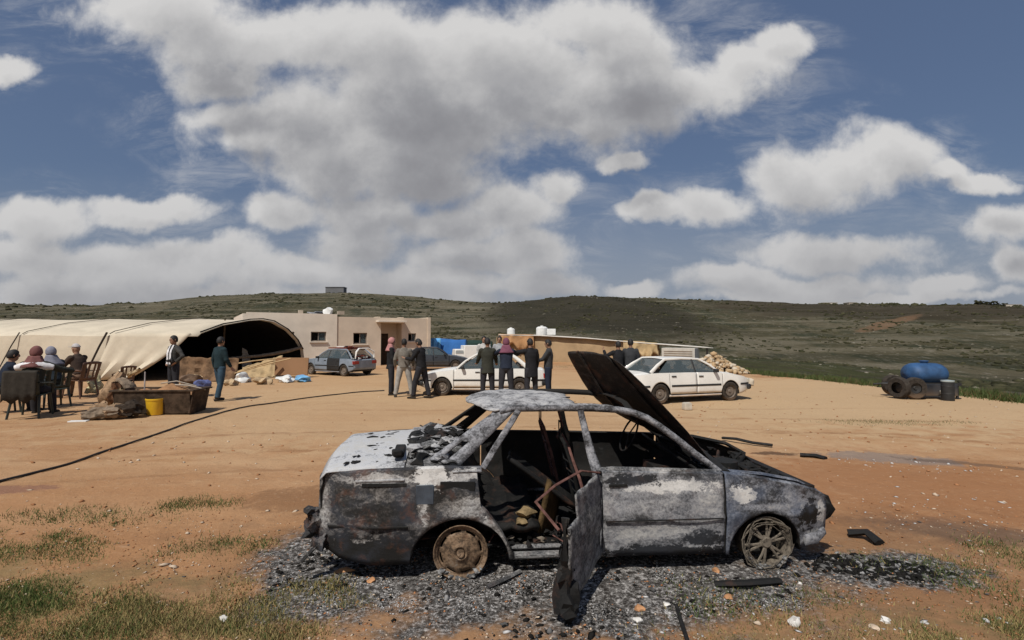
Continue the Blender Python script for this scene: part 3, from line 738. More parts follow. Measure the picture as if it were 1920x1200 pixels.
mb.build('engine', [B_char, B_int], car0, bevel=0)
mb = MB(); mb.sweep([Bp(2.25, 1.50, .755), Bp(2.6, 1.50, .735), Bp(2.95, 1.46, .665), Bp(3.14, 1.40, .56)], .03, .022, 6); mb.build('fender_rail', B_char, car0)
mb = MB(); mb.sweep([Bp(2.25, .17, .75), Bp(2.6, .17, .715), Bp(2.9, .18, .655), Bp(3.12, .24, .55)], .03, .016, 6); mb.build('fender_rail', B_fend, car0)
# ---- interior
mb = MB(); rows = [[Bp(2.02+.05*math.sin(a*2.2)+.09*math.cos(a*1.6), w_, .56+.20*a) for a in (0, .33, .66, 1, 1.15)] for w_ in (.14, .35, .6, .81, 1.0, 1.25, 1.48)]
mb.grid(rows); mb.box(Bp(2.0, .81, .5), (.3, .3, .3)); mb.build('dashboard', B_int, car0, solid=.02)
st_ = thing('steering_wheel', (0, 0, 0), 0, None, None); st_.parent = car0
mb = MB(); c_ = Vector(Bp(1.78, 1.18, .84)); ax = Vector((-.9, 0, .42)).normalized(); e1 = Vector((0, 1, 0)); e2 = ax.cross(e1)
mb.sweep([c_+(e1*math.cos(k*math.pi/12)+e2*math.sin(k*math.pi/12))*.18 for k in range(25)], .010, None, 6)
for k in (0, 2.1, 4.2): mb.sweep([c_, c_+(e1*math.cos(k)+e2*math.sin(k))*.18], .008, None, 5)
mb.sweep([c_, c_-ax*.35], .02, None, 6); o = mb.build('rim', B_int, st_)
def seat_frame(u, w_, name, back=.62, lean=-.16, m=None, foam=False):
    s = thing(name, (0, 0, 0), 0, None, None); s.parent = car0
    mb = MB(); 
    hoop = [Bp(u, w_-.2, .38), Bp(u+lean*.5, w_-.21, .38+back*.55), Bp(u+lean*.9, w_-.15, .38+back*.93), Bp(u+lean, w_, .38+back), Bp(u+lean*.9, w_+.15, .38+back*.93), Bp(u+lean*.5, w_+.21, .38+back*.55), Bp(u, w_+.2, .38)]
    mb.sweep(hoop, .016, None, 8)
    for k in range(5): mb.sweep([Bp(u+lean*k/6, w_-.2, .45+k*.09), Bp(u+lean*k/6-.02, w_, .44+k*.09), Bp(u+lean*k/6, w_+.2, .45+k*.09)], .006, None, 5)
    mb.sweep([Bp(u+lean, w_-.06, .38+back), Bp(u+lean, w_-.06, .50+back), Bp(u+lean, w_+.06, .50+back), Bp(u+lean, w_+.06, .38+back)], .007, None, 5)
    mb.build('backrest_frame', m or B_int, s)
    mb = MB(); mb.box(Bp(u+.24, w_, .34), (.46, .44, .06)); mb.box(Bp(u+.24, w_, .24), (.4, .36, .12)); mb.build('seat_pan', B_int, s, bevel=.02)
    return s
seat_frame(1.02, 1.18, 'front_seat', m=M_pink); sf = seat_frame(1.10, .46, 'front_seat')
mb = MB(); rows = [[Bp(1.10-.10*k-.02*math.sin(j), .30+.30*j/6, .40+.075*k*6/6+.02*math.sin(j*2)) for j in range(7)] for k in range(7)]
mb.grid(rows); mb.build('backrest_shell', B_int, sf, solid=.03)
rs_ = thing('rear_seat', (0, 0, 0), 0, None, None); rs_.parent = car0
mb = MB(); rows = [[Bp(.28-.22*k/8+.012*math.sin(j*1.3), .16+1.3*j/16, .34+.52*k/8) for j in range(17)] for k in range(9)]; mb.grid(rows); mb.build('backrest_frame', B_int, rs_, solid=.04)
mb = MB(); rows = [[Bp(.26+.46*k/8, .16+1.3*j/16, .34+.02*math.sin(j*1.7)+.015*math.sin(k*2)) for j in range(17)] for k in range(9)]; mb.grid(rows); mb.build('seat_pan', B_int, rs_, solid=.05)
mb = MB(); rows = [[Bp(.72+.10*k/6+.13*j/5, .26+.04*j, .22+.46*k/6-.04*j) for j in range(6)] for k in range(7)]
mb.grid(rows); mb.build('foam_remains', M_foam, car0, solid=.03)
mb = MB(); mb.rock(Bp(.62, .30, .40), .07, (1.4, 1, .6), sub=2); mb.rock(Bp(.58, .22, .36), .045, (1.6, 1, .5), sub=2); mb.build('scorched_cushion', plain('pale_scorch', (.22, .16, .085), .95, .4, 14, bump=.5), car0)
mb = MB()
for i in range(150):
    u = .3+.85*rng.random(); w_ = .10+1.2*rng.random()**1.3; s = .008+.03*rng.random()**2
    mb.rock(Bp(u, w_, .20+s*.4+.03*rng.random()), s, (1.3, 1, .5), amp=.8, mi=rng.choice((0, 0, 1, 2)))
for i in range(26):
    u = .35+.8*rng.random(); w_ = .1+1.0*rng.random(); a = rng.random()*6.3; l = .1+.25*rng.random(); z = .22+.1*rng.random()
    mb.sweep([Bp(u, w_, z), Bp(u+l*.5*math.cos(a), w_+l*.5*math.sin(a), z+.06*rng.random()), Bp(u+l*math.cos(a), w_+l*math.sin(a), z)], .005+.006*rng.random(), None, 5, mi=rng.choice((0, 1, 3)))
mb.build('floor_debris', [B_int, B_char, M_greyrim, M_pink], car0)
mb = MB(); mb.sweep([Bp(.98, .62, .98), Bp(1.02, .5, .90), Bp(1.03, .36, .82), Bp(1.06, .22, .70), Bp(1.08, .15, .60)], .014, .008, 6); mb.sweep([Bp(1.0, 1.0, 1.18), Bp(1.04, .9, 1.0), Bp(.98, .85, .9), Bp(1.04, .8, .82)], .012, None, 6)
mb.build('seat_belt_frame', M_pink, car0)
# ---- rear door, hanging open towards the viewer
hx, hy = 1.185, .03
dd = Vector((-math.cos(R(61)), -math.sin(R(61)), 0)); dn = Vector((math.sin(R(61)), -math.cos(R(61)), 0))   # dn: outer side
def Dp(s, z, o=0): 
    p = Vector((hx, hy-.81, 0))+dd*s+dn*o; return (p.x, p.y, z+SH*hy)
rows = []
for k in range(19):
    t_ = k/18; row = []
    for j in range(17):
        s_ = j/16; z = .13+(.80-.13)*t_; smax = lerp_pts([(.13,.66),(.25,.78),(.42,.90),(.80,.86)], z)
        s = s_*smax*.90; o = .012*math.sin(math.pi*t_)+fbm(s*5, z*5, 7)*.018-.03*max(0, z-.55)
        row.append(Dp(s, z-.03*s_, o))
    rows.append(row)
rd = MB().grid(rows, keep=lambda i, j: not (i > 13 and j > 11)).build('rear_door', B_rdoor, car0, solid=.012); tag(rd, 'rear door swung wide open and buckled by the fire')
mb = MB(); mb.sweep([Dp(.60, .14, -.02), Dp(.72, .26, -.03), Dp(.80, .42, -.03), Dp(.77, .68, -.03)], .03, .02, 8); mb.sweep([Dp(.02, .14, -.03), Dp(.35, .13, -.03), Dp(.60, .14, -.02)], .02, .025, 8)
for i in range(14):
    mb.rock(Dp(.50+.30*rng.random(), .12+.42*rng.random(), -.05), .03+.03*rng.random(), (1, 1, 1.2), amp=.8)
mb.build('inner_frame', B_char, rd)
mb = MB(); mb.sweep([Dp(.02, .80, 0), Dp(.25, .86, -.08), Dp(.50, .80, -.20), Dp(.72, .74, -.26), Dp(.84, .62, -.05)], .012, .008, 6); mb.build('window_frame', M_pink, rd)
mb = MB(); 
mb.rock(Dp(.76, .16, -.03), .105, (.75, .75, 1.25), amp=.55, sub=2); mb.rock(Dp(.76, .30, -.04), .06, (.8, .8, 1.4), amp=.6, sub=2); mb.rock(Dp(.80, .10, .0), .06, (1, .8, .7), amp=.6, sub=2)
mb.build('melted_trim', B_char, rd)
# ---- wheels
def burnt_wheel(u, near, style, m):
    w_ = .035 if near else W_-.035; sgn = -1 if near else 1
    r = thing('wheel', (u, w_-.81, .205+(0 if near else .0)), 0, None, None); r.parent = car0
    mb = MB(); e = sgn
    mb.lathe([(.185, .17*-e), (.178, .05*-e), (.185, .01*-e), (.205, 0), (.212, .008*e), (.207, .012*e), (.196, .004*e), (.186, -.012*e), (.182, -.05*e)], axis='Y', n=48); mb.build('rim', m, r, solid=.004)
    mb = MB()
    if style == 'steel':
        prof = [(.035, .012*e), (.05, .014*e), (.075, -.005*e), (.115, -.012*e), (.150, -.018*e), (.165, -.03*e), (.184, -.03*e)]
        mb.lathe(prof, axis='Y', n=48, keep=lambda i, j: not (i == 4 and j % 6 in (0, 1, 2, 3))); mb.lathe([(0, .03*e), (.028, .03*e), (.035, .012*e)], axis='Y', n=24)
        for k in range(4):
            a = k*math.pi/2+.4; mb.lathe([(0, .012*e), (.009, .012*e), (.009, -.005*e)], (.055*math.cos(a), 0, .055*math.sin(a)), 'Y', 8)
        mb.build('wheel_disc', m, r, solid=.005)
    else:
        mb.lathe([(0, .012*e), (.035, .012*e), (.05, -.004*e), (.05, -.03*e)], axis='Y', n=24)
        for k in range(6):
            a = k*math.pi/3+.3
            for da in (-.16, .16):
                mb.sweep([(.03*math.cos(a), -.002*e, .03*math.sin(a)), (.10*math.cos(a+da*.8), -.006*e, .10*math.sin(a+da*.8)), (.185*math.cos(a+da), -.02*e, .185*math.sin(a+da))], [.014, .011, .012], [.008]*3, 6, (0, 1, 0))
        mb.build('spokes', m, r)
        mb = MB()
        for k in range(9):
            rr = .15+.06*rng.random(); tl = rng.random()*.3; ph = rng.random()*6
            mb.sweep([(rr*math.cos(a_*.3)+.01*math.sin(a_*2+ph), .018*e+.02*math.sin(a_*.3+ph), rr*math.sin(a_*.3)+.012*math.cos(a_*1.4+ph)-.01) for a_ in range(0, 22)], .0022, None, 4, caps=False)
        mb.build('bead_wire', M_greyrim, r)
    mb = MB(); mb.lathe([(0, -.06*e), (.12, -.06*e), (.13, -.08*e), (0, -.085*e)], axis='Y', n=24); mb.build('brake_drum', B_char, r)
    mb = MB()
    for i in range(26):
        a = -math.pi/2+rng.uniform(-.9, .9); mb.rock((.2*math.cos(a), -.06*e*rng.random()+.03*e*rng.random(), .195*math.sin(a)), .012+.018*rng.random(), (1.4, 1, .6), amp=.7)
    mb.build('tyre_ash', B_deck, r)
burnt_wheel(.085, True, 'steel', M_rustrim); burnt_wheel(2.56, True, 'alloy', M_greyrim)
burnt_wheel(.085, False, 'steel', M_rustrim); burnt_wheel(2.56, False, 'alloy', M_greyrim)
# ================================================================ OTHER VEHICLES
M_white = plain('white_car_paint', (.78, .765, .72), .35, .04, 2, spec=.5, dirt=((.42, .26, .13), .42, .9), coat=.3)
M_blue_grey = plain('blue_grey_paint', (.20, .235, .28), .45, .15, 3, dirt=((.28, .19, .12), .35, .8))
M_darkcar = plain('dark_car_paint', (.03, .034, .042), .35, .2, 3, dirt=((.16, .11, .07), .35, .7), coat=.3)
M_blacktrim = plain('black_trim', (.02, .02, .02), .6, .2, 8)
M_tyre = plain('dusty_tyre', (.045, .038, .032), .9, .3, 14, dirt=((.20, .13, .08), -.12, .45))
M_wheel = plain('dusty_wheel', (.15, .12, .095), .6, .25, 12)
M_red = plain('tail_lamp_red', (.35, .03, .02), .3, .1, 8)
M_lamp = plain('headlamp_glass', (.55, .55, .5), .15, .1, 8, metal=.3)
M_inner = plain('car_inside', (.07, .065, .06), .9, .3, 6)
def glass_mat(name, c, a):
    m, t, b = new_mat(name); b.inputs['Base Color'].default_value = (*c, 1); b.inputs['Roughness'].default_value = .08
    b.inputs['Alpha'].default_value = a; b.inputs['Specular IOR Level'].default_value = .8; return m
M_glass = glass_mat('car_glass', (.10, .13, .14), .45)

def make_car(label, loc, yaw, P, paint, group=None, name='parked_car'):
    WB, Lr, Lf, W2 = P.get('WB', 2.46), P.get('Lr', .85), P.get('Lf', .74), P.get('W', 1.64)/2
    rt = thing(name, (loc[0], loc[1], loc[2] if len(loc) > 2 else 0), yaw, label, 'car', group)
    belt = P['belt']; rw = P.get('rw', .285); mid = P['mid']; fi = P.get('fix', {})
    u0, u1 = -Lr, WB+Lf
    bz = lambda u: lerp_pts(belt, u)
    def inset(u, z):
        e = .10*max(0, (-Lr+.45-u)/.45)**2+.13*max(0, (u-(u1-.5))/.5)**2
        return e+.10*max(0, .42-z)+.16*max(0, z-.5)**1.5
    def zlo(u):
        b_ = lerp_pts([(u0, .34), (u0+.12, .27), (-.35, .22), (WB+.36, .21), (u1-.1, .28), (u1, .32)], u)
        for c in (0, WB):
            t = 1-((u-c)/(rw+.055))**2
            if t > 0: b_ = max(b_, .20+(rw*2+.045-.20)*math.sqrt(t))
        return b_
    def cols(a, b_):
        us = [a+(b_-a)*i/12 for i in range(13)]
        for c in (0, WB): us += [c+(rw+.055)*math.cos(math.pi*k/16) for k in range(17)]
        return sorted(set(round(u, 4) for u in us if a-1e-6 <= u <= b_+1e-6))
    def panel(a, b_, s, nm, m=None, lo=None):
        rows = []
        for u in cols(a, b_):
            l, h = (lo or zlo)(u), bz(u); h = max(h, l+.01)
            rows.append([(u, s*(W2-inset(u, l+(h-l)*i/9)), l+(h-l)*i/9) for i in range(10)]+[(u, s*(W2-inset(u, h)-.05), h+.012)])
        return MB().grid(rows).build(nm, m or paint, rt, solid=.01)
    dA, dB, dC = P['doors']      # rear edge, middle, front edge
    for s in (-1, 1):
        panel(u0, dA-.006, s, 'quarter_panel')
        lo = lambda u: max(zlo(u), .27)
        if dB is not None:
            d1 = panel(dA+.006, dB-.006, s, 'rear_door', fi.get('rear_door'), lo)
            MB().box((dB-.85*(dB-dA), s*(W2-inset(0, .7)+.008), bz(dA)-.09), (.15, .02, .03)).build('door_handle', M_blacktrim, d1, bevel=.004)
        m0 = dB if dB is not None else dA
        d2 = panel(m0+.006, dC-.006, s, 'front_door', None, lo)
        MB().box((m0+.14, s*(W2-inset(0, .7)+.008), bz(m0)-.10), (.15, .02, .03)).build('door_handle', M_blacktrim, d2, bevel=.004)
        panel(dC+.006, u1, s, 'fender')
        # moulding in pieces between the arches
        for a, b_ in ((u0+.02, -rw-.07), (rw+.07, WB-rw-.07), (WB+rw+.07, u1-.03)):
            k = 6; MB().sweep([(a+(b_-a)*i/k, s*(W2-inset(a+(b_-a)*i/k, mid)+.004), mid) for i in range(k+1)], .028, .012, 6, (0, s, 0)).build('side_moulding', M_blacktrim, rt)
        MB().sweep([(rw+.03, s*(W2-.06), .215), (WB/2, s*(W2-.05), .21), (WB-rw-.03, s*(W2-.06), .215)], .03, .03, 8).build('sill', paint, rt)
        for c in (0, WB):
            mb = MB(); rows = []
            for k in range(17):
                a = math.pi*k/16; rows.append([(c+(rw+.055)*math.cos(a), s*y, .20+(rw*2+.045-.20)*math.sin(a)) for y in (W2-.05, W2-.15, W2-.32)])
            mb.grid(rows); k = len(mb.v); mb.v += [(c, s*(W2-.32), .2)]+[r[2] for r in rows]
            for i in range(16): mb.f.append((k, k+1+i, k+2+i)); mb.m.append(0)
            mb.build('wheel_well', M_blacktrim, rt)
    def deckg(a, b_, nm, m=None, drop=0, solid=.012, crown=.04):
        rows = []
        for i in range(13):
            u = a+(b_-a)*i/12; h = bz(u)+.012; hw = W2-inset(u, bz(u))-.05
            rows.append([(u+(0), hw*(2*j/12-1), h+crown*(1-(2*j/12-1)**2)) for j in range(13)])
        return MB().grid(rows).build(nm, m or paint, rt, solid=solid)
    a0, a1, c1, c0, zr = P['a0'], P['a1'], P['c1'], P['c0'], P['zr']
    if not P.get('no_hood'): deckg(a0+.05, u1-.04, 'hood', fi.get('hood'))
    if c0 > u0+.2 and not P.get('open_boot'): deckg(u0+.04, c0-.02, 'trunk_lid')
    # end faces
    for ue, nm, sg in ((u0, 'rear_panel', -1), (u1, 'front_panel', 1)):
        top = bz(ue)+.012; rows = []
        for i in range(13):
            y = (2*i/12-1)*(W2-.10); b_ = sg*.05*(1-(2*i/12-1)**2)
            rows.append([(ue+b_-sg*(.03 if z > top-.03 else 0), y, z) for z in (.32, .45, .58, top-.04, top)])
        e_ = MB().grid(rows).build(nm, paint if sg < 0 else paint, rt, solid=.01)
        bp = MB(); bp.sweep([(ue-sg*.12, -W2+.01, .40), (ue+sg*.04, -W2+.09, .40), (ue+sg*.11, 0, .40), (ue+sg*.04, W2-.09, .40), (ue-sg*.12, W2-.01, .40)], .075, .035, 8, (sg, 0, 0))
        if not P.get('no_rear_bumper') or sg > 0: bp.build('bumper', M_blacktrim, rt)
        zt = (top+.52)/2
        for s in (-1, 1):
            if sg < 0: MB().box((ue-.012, s*(W2-.25), zt), (.05, .30, .15)).box((ue+.06, s*(W2-.088), zt), (.14, .03, .15), rz=-s*.35).build('tail_light', M_red, rt, bevel=.008)
            else: MB().box((ue+.012, s*(W2-.25), zt), (.05, .28, .12)).box((ue-.07, s*(W2-.10), zt), (.12, .03, .12), rz=s*.4).build('headlight', M_lamp, rt, bevel=.008)
        if sg > 0:
            g_ = MB(); g_.box((ue+.035, 0, zt), (.03, .85, .11))
            for k in range(4): g_.box((ue+.052, 0, zt-.04+k*.026), (.012, .83, .008))
            g_.build('grille', M_blacktrim, rt)
    hb, hr = W2-.085, W2-.245
    zb = bz(1.0)
    def SV(u, z, s, o=0):       # point on the leaning side-window plane
        t = (z-zb)/(zr-zb); return (u, s*(hb+(hr-hb)*max(0, t)+o), z)
    zb_f, zb_r = bz(a0)+.02, bz(c0)+.02
    # roof
    rows = []
    for i in range(13):
        u = c1-.02+(a1-c1+.04)*i/12; e = 1-(2*i/12-1)**2
        rows.append([(u, (hr+.015)*(2*j/12-1), zr-.012+.022*e+.028*(1-(2*j/12-1)**2)) for j in range(13)])
    rf = MB().grid(rows).build('roof', fi.get('roof') or paint, rt, solid=.018)
    for s in (-1, 1):
        mb = MB(); mb.sweep([SV(a0+.03, zb_f, s), SV((a0+a1)/2+.05, (zb_f+zr)/2+.01, s), SV(a1, zr-.02, s), SV((a1+c1)/2, zr, s), SV(c1, zr-.02, s), SV((c1+c0)/2-.01, (zb_r+zr)/2, s), SV(c0, zb_r, s)], [.035, .03, .03, .028, .04, .055, .06], .022, 8, (0, s, 0))
        mb.build('window_pillars', paint, rt)
        cw = c0+.26 if P.get('sedan', True) else c0+.12
        ct = c1+.10
        mb = MB(); mb.sweep([SV(dB or dA, zb, s, .004), SV((dB or dA)-.04, zr-.02, s, .004)], .030, .012, 6, (0, s, 0)); 
        mb.build('door_pillar', M_blacktrim, rt)
        mb = MB(); mb.sweep([SV(a0-.02, bz(a0)+.012, s, .003), SV(1, zb+.012, s, .003), SV(c0+.15, bz(c0)+.02, s, .003)], .012, .012, 6, (0, s, 0)); mb.build('window_rubber', M_blacktrim, rt)
        dd_ = dB if dB is not None else dA+.55
        for nm, qd in (('side_window', [(cw, zb_r), (dd_-.03, zb), (dd_-.06, zr-.04), (ct, zr-.04)]), ('side_window', [(dd_+.03, zb), (a0-.04, zb_f), (a1-.04, zr-.04), (dd_-.01, zr-.04)])):
            if (s, nm) in P.get('skip', ()): continue
            mb = MB(); mb.add([SV(u, z, s, -.004) for u, z in qd], [(0, 1, 2, 3)]); mb.build(nm, M_glass, rt, smooth=False, solid=.004)
        mb = MB(); mb.box((a0-.16, s*(W2+.04), zb+.05), (.10, .16, .10)); mb.build('wing_mirror', M_blacktrim, rt, bevel=.02)
    fr = [(a0+.05, -hb+.03, zb_f), (a0+.05, hb-.03, zb_f), (a1+.02, hr-.02, zr-.02), (a1+.02, -hr+.02, zr-.02)]
    bk = [(c0-.02, -hb+.06, zb_r), (c0-.02, hb-.06, zb_r), (c1-.03, hr-.02, zr-.02), (c1-.03, -hr+.02, zr-.02)]
    if not P.get('no_windscreen'): MB().add(fr, [(0, 1, 2, 3)]).build('windscreen', M_glass, rt, smooth=False, solid=.005)
    if not P.get('open_boot'): MB().add(bk, [(0, 1, 2, 3)]).build('rear_window', M_glass, rt, smooth=False, solid=.005)
    # inside
    mb = MB(); mb.box(((a0+c0)/2, 0, .36), (a0-c0+.2, W2*2-.2, .10)); mb.box((WB/2, 0, .25), (WB+.9, W2*1.3, .06)); mb.box((WB, 0, .45), (.5, .8, .3)); mb.build('floor', M_inner, rt)
    for (u, y) in ((1.05, -.38), (1.05, .38)):
        MB().box((u+.22, y, .52), (.5, .48, .14)).box((u-.06, y, .80), (.12, .46, .56), ry=-.22).box((u-.14, y, 1.12), (.08, .24, .16), ry=-.2).build('front_seat', M_inner, rt, bevel=.03)
    MB().box((.35, 0, .52), (.5, 1.2, .16)).box((.08, 0, .78), (.14, 1.2, .5), ry=-.3).build('rear_seat', M_inner, rt, bevel=.03)
    MB().box((a0-.18, 0, zb-.06), (.35, 1.3, .16)).build('dashboard', M_inner, rt, bevel=.03)
    for u in (0, WB):
        for s in (-1, 1):
            wh = thing('wheel', (u, s*(W2-.10), rw), 0, None, None); wh.parent = rt
            MB().lathe([(rw*.66, -.08), (rw*.9, -.085), (rw*.985, -.065), (rw, -.03), (rw, .03), (rw*.985, .065), (rw*.9, .085), (rw*.66, .08)], axis='Y', n=36).build('tyre', M_tyre, wh)
            e = s; mb = MB(); mb.lathe([(0, .055*e), (.03, .06*e), (.045, .05*e), (.06, .035*e), (rw*.42, .05*e), (rw*.5, .045*e), (rw*.56, .02*e), (rw*.62, .03*e), (rw*.68, .075*e)], axis='Y', n=36, keep=lambda i, j: not (i == 5 and j % 4 < 2)); mb.build('rim', M_wheel, wh)
            MB().lathe([(0, -.03*e), (rw*.66, -.03*e)], axis='Y', n=20).build('hub', M_blacktrim, wh)
    return rt
SED = dict(belt=[(-.85,.74),(-.80,.80),(-.5,.835),(0,.86),(1,.86),(2.0,.845),(2.5,.79),(3.0,.69),(3.2,.62)], mid=.50, doors=(.30,1.22,2.12), a0=2.0, a1=1.42, c1=.28, c0=-.28, zr=1.33)
# right white sedan, seen from its left-rear
x, y = gp(1240, 758); th_ = R(18)
W2 = .82
rtx, rty = x-W2*math.sin(th_)*-1*-1, y+W2*math.cos(th_)
rtx = x - math.sin(th_)*W2
P1 = dict(SED); P1['WB'] = 2.40; P1['zr'] = 1.26
make_car('dusty white sedan facing right behind the wreck with a rubble heap beyond its nose', (rtx, rty), th_, P1, M_white, name='parked_sedan')
# left white sedan facing left
x, y = gp(828, 742); WBl = 2.50
P2 = dict(SED); P2['WB'] = WBl
th2 = R(181)
make_car('dusty white sedan facing left with men leaning along its near side', (x+WBl, y+W2), th2, P2, M_white, name='parked_sedan')
# damaged blue-grey hatchback by the building, tail towards the right
M_rust = plain('rust_red_roof', (.17, .045, .03), .85, .35, 5, bump=.4)
P3 = dict(SED); P3.update(belt=[(-.7,.74),(-.62,.80),(-.3,.84),(1,.85),(2.0,.84),(2.6,.78),(3.1,.66)], Lr=.62, Lf=.70, WB=2.35, c0=-.50, c1=.0, zr=1.30, a0=1.95, a1=1.3, open_boot=True, no_rear_bumper=True, doors=(.28, 1.15, 2.05), sedan=False)
P3['fix'] = dict(roof=M_rust, rear_door=M_blacktrim, hood=M_white)
x, y = gp(643, 706)
th3 = R(150)
lc = (x-.82*(-math.sin(th3))*-1, y)
# near side of this car is its left side (+y local)
n3 = Vector((-math.sin(th3), math.cos(th3)))
dmg = make_car('stripped blue grey hatchback with rust red roof and missing tailgate parked by the house', (x-n3.x*.82, y-n3.y*.82), th3, P3, M_blue_grey, name='stripped_hatchback')
mb = MB()
for i in range(30): mb.rock((-.45+.35*rng.random()-.1, -.6+1.2*rng.random(), .62+.25*rng.random()), .06+.08*rng.random(), (1.3, 1, .6), amp=.8, mi=rng.choice((0, 1, 2)))
for i in range(9): mb.box((-.5+.3*rng.random(), -.5+rng.random(), .86+.15*rng.random()), (.35, .06, .03), rz=rng.random()*3, mi=rng.choice((0, 1, 2)))
mb2 = MB(); mb2.box((.75, 0, 1.36), (1.2, 1.1, .05), rz=.05); mb2.rock((.5, .1, 1.42), .18, (1.6, 1.2, .4), amp=.8, mi=1); mb2.box((1.0, -.2, 1.41), (.8, .25, .06), rz=.5, mi=2); mb2.box((.3, .2, 1.42), (.7, .12, .05), rz=-.3)
mb2.build('roof_load', [M_rust, M_blacktrim, M_white], dmg)
o = mb.build('loose_scrap', [M_blacktrim, M_rust, M_white], dmg); tag(o, 'heap of loose scrap in the open boot', kind='stuff')
mb = MB(); mb.sweep([(-.60, -.60, .88), (-.62, -.58, 1.18), (-.50, -.3, 1.34), (-.5, .3, 1.34), (-.62, .58, 1.18), (-.6, .60, .88)], .05, .03, 8); mb.build('tailgate_frame', M_white, dmg)
# dark car behind the three men
x, y = gp(842, 700)
P4 = dict(SED); P4.update(zr=1.30)
make_car('dark grey car behind the three talking men near the blue tent', (x-2.5, y+3.0), R(8), P4, M_darkcar, name='parked_dark_car')
# white van by the green tarpaulin
def make_van(loc, yaw):
    v = thing('small_van', (loc[0], loc[1], 0), yaw, 'small white box van behind the white sedan facing left', 'van')
    mb = MB(); mb.box((0, 0, 1.15), (1.9, 1.6, 1.3), taper=.94); mb.build('cargo_box', M_white, v, bevel=.05)
    mb = MB(); mb.box((1.35, 0, .98), (.95, 1.55, .95), taper=.82); mb.build('cab', M_white, v, bevel=.06)
    MB().box((1.36, 0, 1.22), (.80, 1.50, .32), taper=.85).build('window', M_glass, v, bevel=.02)
    MB().box((-.94, 0, 1.35), (.06, 1.1, .4)).build('rear_window', M_glass, v, bevel=.02)
    MB().box((.3, 0, .42), (3.0, 1.4, .12)).build('chassis', M_blacktrim, v)
    MB().box((1.86, 0, .50), (.10, 1.5, .16)).build('bumper', M_blacktrim, v, bevel=.02)
    for u in (-.55, 1.35):
        for s in (-1, 1):
            MB().lathe([(0, -.07), (.26, -.08), (.29, -.04), (.29, .04), (.26, .08), (0, .07)], (u, s*.72, .29), 'Y', 24).build('wheel', M_tyre, v)
    for s in (-1, 1): MB().box((1.87, s*.55, .68), (.06, .22, .14)).build('headlight', M_lamp, v)
    return v
x, y = pd(884, 660, 36)[:2]
vn = make_van((x, y), R(200)); vn.scale = (.72, .72, .74)

# ================================================================ BLUE TANK TRAILER
tx, ty = gp(1735, 750)
tk = thing('tank_trailer', (tx+.55, ty+.7, 0), R(-6), 'blue oval water tank on a dark two wheeled trailer at the yard edge', 'trailer')
M_bt = plain('blue_tank_steel', (.020, .068, .165), .65, .3, 4, dirt=None)
prof = []
mb = MB(); rows = []
for i in range(25):
    t_ = i/24; xx = -.58+1.16*t_; e = min(1, (1-abs(2*t_-1)**5))**.5 if 0 < i < 24 else .0
    rows.append([(xx, .45*e*math.cos(a*math.pi/12), .74+.34*e*math.sin(a*math.pi/12)) for a in range(24)])
mb.grid(rows, closed=True); mb.build('tank', M_bt, tk)
MB().lathe([(.10, 0), (.10, .07), (.13, .075), (.13, .10), (0, .11)], (0, 0, 1.05), n=20).build('hatch', M_bt, tk)
mb = MB()
for s in (-1, 1): mb.box((0, s*.36, .44), (1.6, .07, .09))
for u in (-.7, 0, .7): mb.box((u, 0, .44), (.07, .78, .07))
mb.sweep([(-.75, -.34, .44), (-1.25, 0, .42), (-.75, .34, .44)], .03, None, 6); mb.sweep([(-1.2, 0, .42), (-1.5, 0, .40)], .03, None, 6); mb.build('frame', M_blacktrim, tk)
mb = MB(); mb.box((.0, -.38, .27), (1.35, .05, .36)); mb.box((0, 0, .3), (1.3, .7, .3)); mb.build('side_skirt', M_darkcar, tk, bevel=.01)
for u, s in ((-.62, -1), (-.62, 1)):
    wz = thing('wheel', (u, s*.52, .33), 0, None, None); wz.parent = tk
    MB().lathe([(.16, -.09), (.30, -.10), (.33, -.05), (.33, .05), (.30, .10), (.16, .09)], axis='Y', n=30).build('tyre', M_tyre, wz)
    MB().lathe([(0, s*.05), (.04, s*.06), (.06, s*.03), (.16, s*.06)], axis='Y', n=20).build('rim', M_blacktrim, wz)
mb = MB(); mb.box((.70, -.34, .20), (.06, .06, .48)); mb.box((.70, -.34, .02), (.14, .14, .03)); mb.build('jack_stand', M_blacktrim, tk)
mb = MB(); mb.lathe([(.03, 0), (.035, .10), (0, .10)], (.18, -.43, .16)); mb.build('tap', M_lamp, tk)
x, y = gp(1783, 752)
br = thing('black_barrel', (x, y+.1, 0), 0, 'black barrel with a pale lid standing at the right end of the blue tank', 'barrel')
MB().lathe([(0, 0), (.155, 0), (.16, .02), (.16, .2), (.168, .21), (.16, .22), (.16, .42), (.168, .43), (.16, .44), (.155, .56), (0, .56)], n=28).build('drum', M_blacktrim, br)
MB().lathe([(.165, .56), (.168, .60), (0, .62)], n=28).build('lid', plain('pale_lid', (.35, .40, .40), .5, .1), br)
x, y = gp(1693, 748)
MBt = MB()
ty_ = thing('old_tyres', (x, y+.15, 0), .3, 'worn black tyre leaning beside the left end of the tank trailer', 'tyre')
MB().lathe([(.17, -.09), (.29, -.10), (.33, -.05), (.33, .05), (.29, .10), (.17, .09)], (0, 0, .33), 'X', 30).build('tread', M_tyre, ty_)
for o in (ty_,): o.name = 'spare_tyre'
